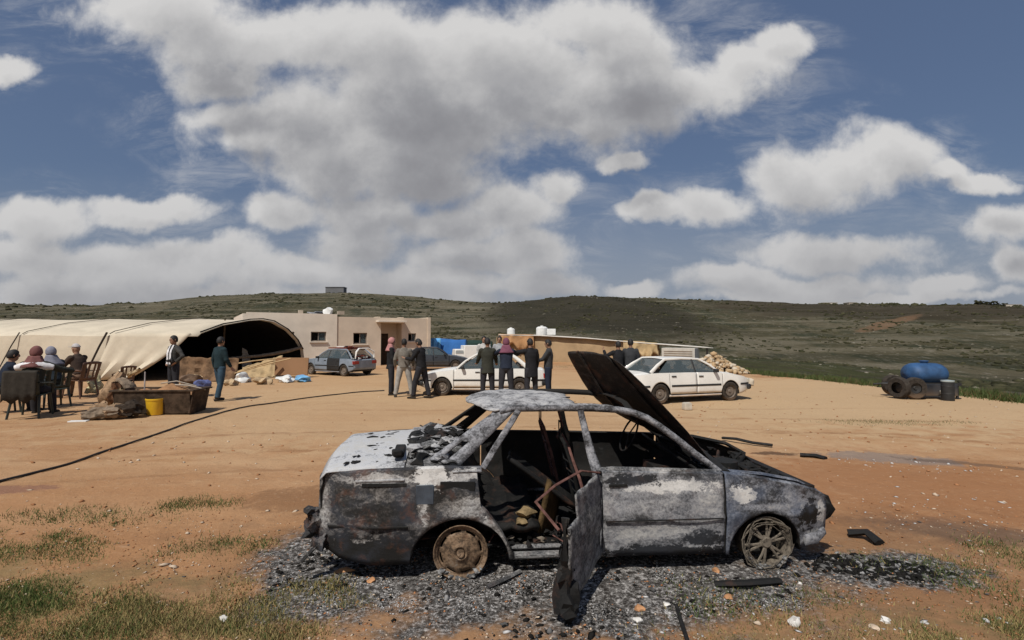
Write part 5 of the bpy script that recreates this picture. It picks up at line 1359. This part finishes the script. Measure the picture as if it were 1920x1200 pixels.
    hem = [] if (not coat or sit) else [g_-V((0, .01, .30*coat))]
    ax_ = hem+[g_-up*.05*(0 if sit else 1), waist, chest-up*.03, chest+up*.07, chest+up*.125, neck+up*.025]
    tb.sweep([mv(p) for p in ax_], [.20]*len(hem)+[.178, .165, .185, .195, .135, .074], [.155]*len(hem)+[.138, .128, .135, .115, .092, .078], 20, (0, 1, 0))
    for s in (-1, 1):
        sh, el, wr = arms[s]; ellip(tb, mv(sh-V((s*.02, 0, 0))), (.080, .080, .074), up, (0, 1, 0), 12, 8)
        tb.sweep([mv(sh-V((s*.02, 0, 0))), mv(sh.lerp(el, .5)), mv(el), mv(el.lerp(wr, .5)), mv(wr+(el-wr)*.05)], [.076, .068, .062, .054, .045], None, 12); ellip(tb, mv(el), (.061, .061, .061), up, (0, 1, 0), 10, 6)
    fused(tb, 'jacket', fm, rt, .016, 3)
    lm = fab(*legs); lb = MB(); ellip(lb, mv(P0-V((0, 0, .01))), (.165, .13, .13), (0, 0, 1), (0, 1, 0), 16, 10)
    for s in (-1, 1):
        hp, kn, an = lg[s]; lb.sweep([mv(hp+V((0, 0, .02))), mv(hp.lerp(kn, .5)), mv(kn), mv(kn.lerp(an, .5)), mv(an+(kn-an)*.02)], [.104, .094, .076, .072, .066], None, 14); ellip(lb, mv(kn), (.075, .075, .075), (0, 0, 1), (0, 1, 0), 10, 6)
    fused(lb, 'trousers', lm, rt, .016, 3)
    sm = fab('shoe_%.2f' % shoe[0], shoe)
    for s in (-1, 1):
        an = mv(lg[s][2]); fz = max(.035, an.z-.045); sb = MB()
        sb.sweep([V((an.x, an.y-.075, fz)), V((an.x, an.y-.05, fz)), V((an.x+s*.01, an.y+.06, fz)), V((an.x+s*.018, an.y+.17, fz-.008)), V((an.x+s*.02, an.y+.195, fz-.012))], [.022, .042, .047, .042, .018], [.025, .036, .034, .026, .012], 10, (0, 0, 1))
        sb.sweep([an+V((0, -.02, .04)), V((an.x, an.y-.01, fz))], [.045, .042], None, 10); sb.build('shoe', sm, rt)
    for s in (-1, 1):
        sd = hf.cross(hup); p_ = mv(mid+hf*.088+hup*.008+sd*s*.032); MB().rock(tuple(p_), .011, (1, 1, 1), amp=0, sub=2, seed=1).build('eye', M_eye, rt)
    p_ = mv(jaw+hf*.066-hup*.004); MB().box(tuple(p_), (.045, .012, .010)).build('mouth', fab('lip', (.16, .06, .05)), rt, bevel=.003)
    hm, tm, tm2 = mv(mid), mv(top_), mv(jaw)
    sdv = hf.cross(hup).normalized()
    def blob(c, rs, a0, a1, m, nm, lump=.0, front=1.0, n=18):
        """part of an ellipsoid round the head: a0..a1 = polar range from the top; front<1 cuts it back over the face"""
        rows = []
        for i in range(10):
            row = []
            for j in range(n):
                th = 2*math.pi*j/n; fr = max(0, math.cos(th)); pa = a0+(a1-a0)*i/9*(1-(1-front)*fr**1.5)
                k = 1+lump*math.sin(th*5+i)+lump*fbm(th, i*.4, lump*9)
                row.append(c+(hf*math.cos(th)*rs[1]+sdv*math.sin(th)*rs[0])*math.sin(pa)*k+hup*math.cos(pa)*rs[2])
            rows.append(row)
        return MB().grid(rows, closed=True).build(nm, m, rt, solid=.006)
    cc = hm+hup*.006-hf*.006
    if hat == 'scarf':
        m = fab(*hatm)
        o_ = blob(cc+hup*.005, (.098, .114, .130), .02, 2.1, m, 'headscarf', .02, .50)
        nb = mv(neck); rows = []
        for i in range(7):
            q_ = i/6; row = []
            for j in range(20):
                th = 2*math.pi*j/20; rr = .088+.10*q_**1.2; fr = max(0, math.cos(th))
                row.append(nb+up*(.11-.22*q_-.04*fr)+(V((0, 1, 0))*math.cos(th)*rr*.85+V((1, 0, 0))*math.sin(th)*rr*1.15)*(1+.07*math.sin(th*6+q_*3))-V((0, .02, 0)))
            rows.append(row)
        MB().grid(rows, closed=True).build('scarf_drape', m, o_, solid=.006)
    elif hat == 'cap':
        m = fab(*hatm); blob(cc+hup*.010, (.086, .108, .120), .02, 1.40, m, 'cap', .01, 1)
        a_ = hm+hup*.045+hf*.125; MB().box(tuple(a_), (.12, .09, .012), rz=math.atan2(-hf.x, hf.y)).build('cap_peak', m, rt, bevel=.004)
    else:
        blob(cc, (.086, .106, .125), .02, 2.15, M_hair, 'hair', .03, .48)
    if vest:
        m = fab(*vest)
        if sit: MB().sweep([mv(chest+up*.13+V((x, -.05+.12*abs(x), -.22*abs(x)-.02))) for x in (-.30, -.2, -.1, 0, .1, .2, .30)], [.05, .075, .085, .09, .085, .075, .05], [.03, .08, .10, .105, .10, .08, .03], 12, (0, 1, 0)).build('shawl', m, rt)
        else:
            for s in (-1, 1): MB().sweep([mv(neck+V((s*.07, .05, .02))), mv(chest+up*.05+V((s*.075, .115, 0))), mv(chest+V((s*.075, .135, -.04))), mv(waist+V((s*.07, .135, 0))), mv(P0+V((s*.07, .145, .02)))], [.035, .04, .042, .042, .04], [.012]*5, 8, (0, 1, 0)).build('scarf_end', m, rt)
    return rt, {k: [mv(p) for p in v] for k, v in arms.items()}
BLK = ('black_jacket', (.016, .016, .018)); NAVY = ('navy_jacket', (.018, .024, .040)); DKT = ('dark_trousers', (.028, .028, .033)); GRJ = ('grey_jacket', (.17, .155, .135)); GRT = ('light_grey_trousers', (.30, .29, .27))
TEAL = ('dark_teal_jacket', (.016, .032, .038)); JEAN = ('blue_jeans', (.035, .065, .095)); BRN = ('brown_jacket', (.055, .038, .030)); OLV = ('dark_olive_coat', (.035, .036, .028)); CHR = ('charcoal_jacket', (.04, .042, .046))
RWK = ('red_white_headscarf', (.42, .20, .19)); PUR = ('purple_headscarf', (.16, .06, .09)); GBK = ('grey_headscarf', (.20, .20, .24)); WHT = ('white_cloth', (.66, .65, .66))
def G(px, py, dy=0): x, y = gp(px, py); return (x, y+dy, 0)
g3 = 'men talking beside the left white sedan'
person(G(733, 741), -75, 'man in red and white headscarf and black jacket leftmost of the talking three', BLK, DKT, hat='scarf', hatm=RWK, group=g3, coat=.5, armL=(25, 10, 70, -20), legL=(4, 4, 0, 2))
person(G(757, 745), 8, 'man in grey jacket and pale trousers seen from behind between the talking men', GRJ, GRT, S=1.05, group=g3, legL=(0, 11, 0, 9), legR=(0, 11, 0, 9), armL=(8, 16, 35, 2), armR=(8, 16, 35, 2), shoe=(.05, .045, .04))
person(G(790, 747), 70, 'man in black jacket facing left with one hand raised to his chin', BLK, DKT, group=g3, armR=(45, 10, 130, -15), armL=(30, 8, 95, -10), legL=(18, 6, 6, 2), legR=(-10, 6, -14, 2), lean=6, htilt=8)
g4 = 'men standing around the left white sedan'
person(G(914, 752), 6, 'man in olive black coat with his back turned at the middle of the left sedan', OLV, DKT, group=g4, coat=.6, armL=(30, 12, 60, 8), armR=(30, 12, 60, 8), lean=5)
person(G(949, 754), 0, 'man in purple headscarf and navy jacket leaning on the left white sedan', NAVY, DKT, group=g4, hat='scarf', hatm=PUR, lean=12, armL=(70, 25, 85, 10), armR=(70, 25, 85, 10), legL=(-4, 5, -6, 3), legR=(-4, 5, -6, 3))
person(G(996, 753), 25, 'man in long black coat reaching his arm over the rear of the left sedan', BLK, DKT, group=g4, coat=.9, armL=(80, 30, 92, 25), lean=5, S=1.05)
person(G(1028, 748), 78, 'man in charcoal jacket facing left behind the tail of the left sedan', CHR, NAVY, group=g4, lean=-3, armL=(35, 6, 75, -5), armR=(35, 6, 75, -5), S=1.03, htilt=6)
x, y = gp(897, 741); person((x-.02, y+3.6, 0), 185, 'man in pale shirt standing beyond the roof of the left sedan', ('pale_shirt', (.45, .44, .42)), DKT, group=g4, S=1.1)
x, y = gp(932, 741); person((x, y+3.3, 0), 175, 'dark haired man in grey shirt beyond the sedan between the two leaning men', ('grey_shirt', (.30, .31, .32)), DKT, group=g4, S=1.1)
g5 = 'men standing behind the raised hood'
person(G(1160, 745), 15, 'man with raised elbow in black jacket on the left behind the hood', BLK, DKT, group=g5, armL=(60, 30, 140, 0), S=1.0)
person(G(1183, 745), -12, 'man in dark jacket on the right of the pair beside the right sedan tail', CHR, DKT, group=g5, armL=(10, 14, 50, -10), S=1.04, coat=.4)
# walker and photographer by the tent
pw, aw = person(G(411, 751), -28, 'man in dark teal jacket and blue jeans walking past the tent mouth', TEAL, JEAN, S=1.08, legL=(10, 3, -4, 1), legR=(-6, 3, -14, 1), armL=(-6, 14, 14, 6), armR=(8, 10, 30, 4))
pc_, ac_ = person(G(299, 752, .6), 150, 'bearded photographer in dark jacket and white shirt behind the trough', ('dark_grey_jacket', (.05, .048, .045)), DKT, S=1.10, armL=(-12, 38, 30, -38), armR=(-12, 38, 30, -38), vest=WHT)
x, y = gp(299, 752)
cm = thing('camera', (x+.08, y+.6-.22*1.0, 1.17), R(150), 'black camera hanging on the belly of the photographer', 'camera')
MB().box((0, 0, 0), (.15, .07, .10)).box((0, 0, .06), (.06, .06, .035)).build('camera_body', M_blacktrim, cm, bevel=.01)
MB().lathe([(.034, .03), (.040, .05), (.040, .13), (.036, .135), (0, .13)], axis='Y', n=20).build('lens', M_blacktrim, cm)
# seated men
M_chair = plain('dark_green_plastic', (.022, .030, .024), .5, .2, 4); M_chairb = plain('brown_plastic', (.10, .05, .03), .5, .2, 4)
def chair(loc, rz, label, m, S=1.0):
    c = thing('plastic_chair', loc, R(rz), label, 'chair', 'plastic chairs beside the tent'); c.scale = (S, S, S)
    rows = [[((j/8-.5)*(.46-.03*i/6), -.23+.46*i/6, .43+.015*math.cos((j/8-.5)*3)*-1+.03*(i/6)) for j in range(9)] for i in range(7)]
    MB().grid(rows).build('seat', m, c, solid=.012)
    rows = [[((j/10-.5)*(.44+.04*i/7), -.23-.13*i/7-.03*(1-(2*j/10-1)**2), .44+.44*i/7+.03*(1-(2*j/10-1)**2)*(i/7)) for j in range(11)] for i in range(8)]
    MB().grid(rows, keep=lambda i, j: not (1 <= i <= 5 and j in (2, 4, 5, 7))).build('backrest', m, c, solid=.012)
    for sx in (-1, 1):
        MB().sweep([(sx*.20, .20, .45), (sx*.24, .25, 0)], [.028, .018], .02, 6).build('leg', m, c)
        MB().sweep([(sx*.20, -.20, .45), (sx*.24, -.29, 0)], [.028, .018], .02, 6).build('leg', m, c)
        MB().sweep([(sx*.235, -.31, .68), (sx*.26, 0, .66), (sx*.25, .20, .62), (sx*.235, .22, .44)], .025, .012, 6).build('armrest', m, c)
    return c
def seated(px, py, hd, label, clabel, cm_, S=1.12, **k):
    x, y = gp(px, py); chair((x, y, 0), hd, clabel, cm_, S)
    return person((x-math.sin(R(-hd))*.06*-1*0, y, 0), hd, label, S=S, pose='sit', seat=.47, group='men seated by the tent', **k)
seated(58, 782, 20, 'man seated with his back turned wearing a white shawl over a dark coat', 'dark chair nearest to the viewer under the man in the white shawl', M_chair, S=1.22, top=OLV, legs=DKT, hat='scarf', hatm=('dark_red_headscarf', (.16, .07, .065)), vest=WHT, lean=10, armL=(40, 20, 70, 10), armR=(60, 35, 80, 30))
seated(98, 764, 60, 'man seated in a grey headscarf and dark coat between two other seated men', 'dark chair under the man in the grey headscarf', M_chair, S=1.20, top=('slate_coat', (.03, .04, .05)), legs=OLV, hat='scarf', hatm=GBK, lean=14, armL=(40, 5, 80, -10), armR=(40, 5, 80, -10))
seated(150, 745, 80, 'man in pale cap and brown jacket seated nearest to the tent curtain', 'brown chair under the man in the pale cap', M_chairb, S=1.24, top=BRN, legs=('tan_trousers', (.20, .13, .09)), hat='cap', hatm=('pale_cap', (.40, .38, .38)), lean=14, armL=(40, 5, 80, -10), armR=(40, 5, 80, -10))
seated(4, 776, -35, 'dark dressed seated man cut off by the left edge of the photo', 'dark chair cut off by the left edge of the photo', M_chair, S=1.16, top=NAVY, legs=DKT, lean=12, armL=(40, 5, 90, -10), armR=(40, 5, 90, -10))
x, y = gp(58, 782); cv, sv = math.cos(R(20)), math.sin(R(20)); rows = []
for i in range(13):
    q_ = (i/12-.5)*.62; row = []
    for (fy, z) in ((-.40, 1.10), (-.47, 1.12), (-.54, 1.08), (-.56, .85), (-.57, .62), (-.58, .42+.05*math.sin(i*1.3))):
        yy_ = fy-.015*math.sin(i*1.7)*(1.12-z)*2; row.append((x+q_*cv-yy_*sv, y+q_*sv+yy_*cv, z))
    rows.append(row)
o = MB().grid(rows).build('hanging_coat', fab('black_brown_coat', (.035, .030, .024)), None, solid=.02); tag(o, 'dark coat hung over the back of the chair nearest to the viewer', 'coat')
x, y = gp(178, 742); chair((x, y+1.2, 0), 60, 'empty brown chair behind the man in the pale cap', M_chairb)

# ================================================================ TROUGH, SACKS, BUCKET, STICK, HOSE
M_trough = plain('dark_trough_board', (.065, .045, .031), .85, .45, 6, bump=.5); M_earth = plain('heaped_red_earth', (.30, .165, .085), .95, .3, 6, bump=.8)
x0_, y0_ = gp(276, 780)
tr = thing('feed_trough', (x0_, y0_+.52, 0), R(4), 'dark weathered feed trough heaped with red earth behind the yellow bucket', 'trough')
mb = MB()
for s in (-1, 1): mb.box((0, s*.36, .30), (1.74, .05, .56), rx=-s*.16)
for s in (-1, 1): mb.box((s*.88, 0, .30), (.05, .74, .56), ry=s*.18)
mb.box((0, 0, .06), (1.66, .62, .05)); mb.build('box', M_trough, tr, bevel=.01)
mb = MB()
for s in (-1, 1): mb.box((0, s*.42, .585), (1.95, .07, .04)); mb.box((s*.95, 0, .586), (.07, .78, .04))
mb.build('rim', M_trough, tr, bevel=.008)
rows = [[(-.85+1.7*i/20, -.36+.72*j/10, .48+.24*math.exp(-((i-13)/4)**2)*math.sin(math.pi*j/10)+.1*math.exp(-((i-5)/3)**2)*math.sin(math.pi*j/10)+fbm(i*.4, j*.4)*.05) for j in range(11)] for i in range(21)]
MB().grid(rows).build('earth', M_earth, tr)
mb = MB(); mb.sweep([(.35, -.1, .70), (.62, -.05, .68), (.98, .1, .56)], .022, None, 6); mb.sweep([(-.1, .1, .72), (.3, .05, .78), (.7, .2, .64)], .018, None, 6); o = mb.build('loose_stick', M_conc, tr)
x, y = gp(286, 779)
bk = thing('yellow_bucket', (x, y+.10, 0), 0, 'bright yellow plastic bucket standing before the dark trough', 'bucket')
M_yel = plain('yellow_plastic', (.72, .42, .02), .45, .08, 5, dirt=((.40, .24, .10), .05, .4))
MB().lathe([(0, .01), (.165, .01), (.172, .03), (.205, .36), (.215, .365), (.215, .40), (.205, .402), (.198, .37), (.165, .04), (0, .035)], n=36).build('pail', M_yel, bk)
MB().sweep([(.21*math.cos(a*math.pi/10), -.02-.06*math.sin(a*math.pi/10), .37-.14*math.sin(a*math.pi/10)) for a in range(11)], .005, None, 5).build('handle', M_jamb, bk)
x, y = gp(268, 777); o = MB().sweep([(x, y-.02, 0), (x-.05, y+.10, .45), (x-.13, y+.22, 1.02)], [.018, .016, .016], None, 8).build('leaning_stick', plain('grey_stick', (.28, .25, .24), .8, .2), None); tag(o, 'grey stick leaning against the dark trough left of the bucket', 'stick')
M_s1 = plain('brown_burlap', (.27, .18, .11), .95, .35, 7, bump=.8); M_s2 = plain('grey_brown_burlap', (.19, .145, .105), .95, .4, 7, bump=.8); M_s3 = plain('pale_burlap', (.38, .29, .18), .95, .3, 7, bump=.8)
def sack(px, py, L, r, rz, tilt, m, label, up=0):
    x, y = gp(px, py); rows = []; sd = rng.random()*9
    for i in range(15):
        t_ = i/14; rr = r*(math.sin(math.pi*(.06+.88*t_))**.45)
        cs = lambda a: (math.cos(a*math.pi/9)*1.3, math.sin(a*math.pi/9)*1.3)
        rows.append([(L*(t_-.5)+fbm(t_*3, a, sd)*.03, rr*math.cos(a*math.pi/9)*(1+.55*fbm(t_*3+sd, *cs(a), 4))+.05*math.sin(t_*7+sd), rr*.8*math.sin(a*math.pi/9)*(1+.55*fbm(t_*4+sd, *cs(a), 4))) for a in range(18)])
    o = MB().grid(rows, closed=True).build('burlap_sack', m, None); o.location = (x, y+.2, r*.75+up+abs(math.sin(tilt))*L*.34); o.rotation_euler = (0, -tilt, rz)
    return tag(o, label, 'sack', 'burlap sacks left of the trough')
sack(178, 790, .75, .17, R(10), R(5), M_s2, 'grey brown sack lying lowest at the left of the trough')
sack(208, 788, .60, .19, R(60), R(10), M_s1, 'brown sack lying in front of the trough left end')
sack(196, 770, 1.05, .21, R(20), R(66), M_s1, 'brown sack standing upright behind the two lying ones')
sack(224, 772, .95, .20, R(150), R(55), M_s2, 'grey brown sack leaning on the left end of the trough')
sack(212, 778, .72, .10, R(-30), R(50), M_s3, 'thin pale sack slanting across the upright brown one', .1)
sack(232, 786, .55, .24, R(80), R(4), plain('black_brown_burlap', (.045, .034, .026), .95, .4, 7, bump=.8), 'black brown bulging sack against the trough front', .02)
sack(170, 782, .5, .12, R(80), R(30), M_s1, 'small brown sack propped at the far left of the heap')
sack(205, 776, .7, .13, R(-70), R(68), plain('rust_brown_burlap', (.16, .085, .05), .95, .4, 7, bump=.8), 'rust brown sack upright in the middle of the heap', .12)
sack(200, 783, .45, .11, R(120), R(20), M_s3, 'pale crumpled sack at the foot of the upright ones')
sack(240, 745, .62, .07, R(160), R(-28), M_s3, 'narrow pale sack lying on the left rim of the trough', .60)
x, y = gp(176, 728); o = MB().rock((0, 0, 0), .22, (1, .7, 1.3), sub=3, amp=.6).build('rope_bundle', plain('pale_rope', (.50, .45, .27), .9, .3, 12, bump=.8)); o.location = (x+.1, y-1.5, .80); tag(o, 'pale yellow rope bundle hanging at the tent curtain corner', 'rope')
o.location = (-14.2, 17.6, .28); o.location = (gp(176, 740)[0], gp(176, 740)[1], .30)
x, y = gp(140, 793); o = MB().box((x, y+.1, .02), (.36, .14, .03), rz=.2).build('pale_offcut', M_whp, None, bevel=.004); tag(o, 'small white offcut on the sand left of the sacks', 'board')
pts = [gp(-140, 945), gp(0, 905), gp(130, 868), gp(260, 825), gp(345, 797), gp(420, 773), gp(480, 760), gp(560, 748), gp(620, 741), gp(680, 736), gp(730, 734)]
dense = []
for i in range(len(pts)-1):
    for k in range(6):
        t_ = k/6; a_, b_ = pts[i], pts[i+1]; dense.append((a_[0]+(b_[0]-a_[0])*t_, a_[1]+(b_[1]-a_[1])*t_))
dense = [(x+.02*math.sin(i*.7), y+.03*math.sin(i*.5)) for i, (x, y) in enumerate(dense)]
o = MB().sweep([(x, y, gz(x, y)+.022) for x, y in dense], .017, None, 8, mi=0).build('water_hose', plain('black_hose', (.018, .016, .015), .6, .2), None); tag(o, 'long black hose snaking over the sand from the left edge towards the cars', 'hose')
x, y = gp(1288, 768); o = MB().box((x, y, .085), (.20, .16, .17), rz=.2).box((x, y, .178), (.17, .13, .012), rz=.2).build('white_can', plain('dirty_white_can', (.55, .50, .42), .7, .15, 8, dirt=((.4, .26, .14), .1, .6)), None, bevel=.015); tag(o, 'small dirty white box on the sand in front of the right sedan', 'box')
x, y = gp(1405, 722); o = MB().rock((x, y, .12), .16, (1, 1, .9), sub=2).build('white_block', M_rb[2], None); tag(o, 'white block lying right of the rubble heap', 'stone')

# ================================================================ ASH, CHIPS AND LITTER ROUND THE WRECK
def chips(name, n, regions, mats, smin, smax, label, wts, flat=.25, clus=None):
    rs = np.random.RandomState(n+3)
    base = np.array([(1, 0, 0), (.3, .9, .1), (-.8, .5, -.1), (-.7, -.6, .1), (.4, -.8, 0), (0, 0, 1), (0, 0, -1)], float)
    bf = np.array([(0, 1, 5), (1, 2, 5), (2, 3, 5), (3, 4, 5), (4, 0, 5), (1, 0, 6), (2, 1, 6), (3, 2, 6), (4, 3, 6), (0, 4, 6)])
    V = []; F = []; M = []; k = 0
    while k < n:
        cx, cy, rx, ry, rot = regions[rs.randint(len(regions))]
        a = rs.rand()*6.283; q_ = rs.rand()**.5*(1+.12*rs.randn()); ux, uy = q_*math.cos(a)*rx, q_*math.sin(a)*ry
        x = cx+ux*math.cos(rot)-uy*math.sin(rot); y = cy+ux*math.sin(rot)+uy*math.cos(rot)
        if clus and mnoise.noise(Vector((x*clus, y*clus, 4))) < -.12+.3*(rs.rand()-.5): continue
        s = smin+(smax-smin)*rs.rand()**2.6; pw = np.array(wts)
        if len(mats) == 4 and mats[2] is A3: nz_ = mnoise.noise(Vector((x*3.2, y*3.2, 8))); pw = pw*np.array([max(.05, 1-2.2*nz_), 1, max(.03, 1+3*nz_), max(.1, 1+2*nz_)]); pw = pw/pw.sum()
        s = s*1.0; al = rs.rand()*6.28; c, s_ = math.cos(al), math.sin(al)
        vv = base*(1+(rs.rand(7, 1)-.5)*.5)*np.array([s*(1+rs.rand()), s, s*(flat+.5*rs.rand()**3)])
        tl = (rs.rand()-.5)*.8; vv[:, 2] += vv[:, 0]*tl
        vv = np.stack([vv[:, 0]*c-vv[:, 1]*s_, vv[:, 0]*s_+vv[:, 1]*c, vv[:, 2]], 1)+np.array([x, y, gz(x, y)+s*flat*.5])
        V.append(vv); F.append(bf+7*k); M += [rs.choice(len(mats), p=pw)]*10; k += 1
    o = fast_mesh(name, np.vstack(V), np.vstack(F), mats, M); tag(o, label[0], label[1], kind='stuff'); return o
A1 = plain('ash_black', (.012, .011, .010), .95, .4, 20); A2 = plain('ash_grey', (.10, .098, .095), .95, .4, 20); A3 = plain('ash_white', (.46, .45, .44), .95, .15, 20); A4 = plain('ash_mid', (.24, .235, .23), .95, .3, 20)
A5 = plain('red_earth_crumb', (.32, .15, .07), .95, .3, 12); A6 = plain('pale_stone_chip', (.50, .40, .30), .9, .2, 12)
chips('ash_chips', 20000, [(.1, 3.80, 1.8, .48, R(3)), (-.8, 4.0, 1.0, .6, 0), (1.1, 3.75, 1.2, .32, 0), (.4, 4.4, 2.0, .6, R(4)), (-1.3, 4.4, .6, .75, 0)], [A1, A2, A3, A4], .002, .0085, ('grey and white ash with charred chips covering the ground under the wreck', 'ash'), [.34, .20, .24, .22], .3, 2.5)
chips('char_lumps', 800, [(.3, 3.9, 2.1, .45, R(3)), (2.9, 4.2, .5, .25, R(-12)), (.25, 3.15, .5, .35, 0), (-1.5, 4.2, .4, .4, 0)], [A1, A2, A4], .006, .026, ('black charred lumps strewn under and before the wreck', 'charred debris'), [.72, .2, .08], .5)
chips('front_debris', 700, [(2.95, 4.2, .45, .20, R(-14)), (3.2, 4.2, .35, .12, R(-14)), (2.85, 4.3, .3, .2, 0)], [A1, A2, A4, A1], .008, .034, ('black melted debris spilled from the front of the wreck', 'charred debris'), [.6, .22, .1, .08], .4)
chips('earth_crumbs', 14000, [(0, 3.6, 4.5, 1.0, 0), (-2.8, 4.3, 2.4, 1.2, 0), (3.9, 4.4, 2.3, 1.3, 0), (.5, 3.0, 2.5, .3, 0)], [A5, A6, A2], .002, .011, ('small red and pale crumbs of earth and stone on the yard', 'gravel'), [.6, .28, .12], .5)
chips('pale_litter', 260, [(1.6, 3.35, 2.0, .45, 0), (4.6, 5.4, 1.2, .9, 0), (5.6, 7.6, 1.2, .5, R(-20))], [A3, A6], .006, .026, ('little pale scraps and stones scattered over the weeds and red earth', 'litter'), [.6, .4], .3)
# individual stones and scraps
def stone(px, py, s, m, label, name='stone', sq=(1.2, 1, .6), cat='stone'):
    x, y = gp(px, py); o = MB().rock((0, 0, 0), s, sq, sub=2, amp=.5).build(name, m); o.location = (x, y, s*sq[2]*.45+gz(x, y)); return tag(o, label, cat)
chips('yard_stones', 1500, [(0, 12, 12, 7, 0), (5, 8, 4, 3, 0), (-4, 7, 5, 3, 0), (8, 14, 6, 4, 0)], [A5, A6], .005, .028, ('loose stones and clods scattered thinly over the open yard', 'gravel'), [.65, .35], .5)
M_or = plain('orange_stone', (.42, .22, .11), .9, .2, 20); M_ws = plain('white_stone', (.66, .64, .60), .85, .1, 20)
stone(1490, 1172, .040, M_ws, 'white angular stone at the bottom right of the leaning rod', sq=(1, .7, .9))
stone(1660, 1167, .032, M_ws, 'white stone farthest right in the foreground weeds')
stone(1200, 1145, .036, M_or, 'orange stone at the bottom between the door and the rod')
stone(1197, 1166, .024, M_ws, 'small white stone just below the orange foreground stone')
stone(1342, 1073, .030, M_or, 'orange stone in the ash below the front door')
stone(1365, 1124, .028, M_or, 'dull orange stone under the front wheel in the weeds')
stone(1250, 1137, .026, M_ws, 'white scrap of stone left of the charred rod')
stone(696, 1092, .032, M_or, 'orange stone in the ash left of the rear wheel')
stone(645, 1072, .045, M_or, 'flat red brick piece below the rear corner of the wreck', sq=(1.8, .8, .35))
stone(418, 1162, .026, M_ws, 'pale stone alone in the dry weeds at bottom left')
stone(1640, 1180, .026, A6, 'tan stone at the bottom edge left of the white one')
stone(1500, 1096, .018, M_ws, 'tiny white stone in front of the front wheel')
def rod(pts_, r, m, name, label, cat):
    P_ = [(gp(*p)[0], gp(*p)[1], z) for p, z in pts_]; o = MB().sweep(P_, r, r*.6, 6).build(name, m, None); return tag(o, label, cat)
rod([((1268, 1140), .02), ((1275, 1165), .025), ((1290, 1210), .02)], .014, B_char, 'charred_rod', 'straight charred rod lying in the weeds at the bottom edge', 'rod')
rod([((1355, 824), .03), ((1380, 829), .06), ((1410, 833), .03), ((1448, 838), .03)], .040, B_char, 'charred_strip', 'long black charred strip lying on the sand beyond the engine bay', 'metal strip')
rod([((915, 1105), .02), ((945, 1095), .035), ((975, 1078), .03)], .022, B_rdoor, 'burnt_trim', 'burnt trim strip lying in the ash right of the rear wheel', 'metal strip')
rod([((1340, 1100), .02), ((1400, 1106), .05), ((1462, 1096), .03)], .035, B_char, 'fallen_bumper', 'flattened charred bumper piece in the ash below the front wheel', 'bumper')
rod([((1500, 855), .02), ((1530, 858), .03), ((1548, 862), .02)], .05, B_char, 'charred_flap', 'small black charred flap on the red earth beyond the wreck', 'metal scrap')
rod([((1590, 1005), .03), ((1625, 1010), .06), ((1650, 1022), .02)], .05, B_char, 'melted_grille', 'melted black grille piece on the ground before the wreck nose', 'metal scrap')
# tidy: parts keep no empty label keys
for o in bpy.data.objects:
    if o.parent is not None:
        if 'category' in o.keys(): del o['category']
        if 'group' in o.keys(): del o['group']
for nm in ('floor_debris', 'shelf_debris', 'peeled_flakes'):
    for o in bpy.data.objects:
        if o.name.split('.')[0] == nm: o['kind'] = 'stuff'
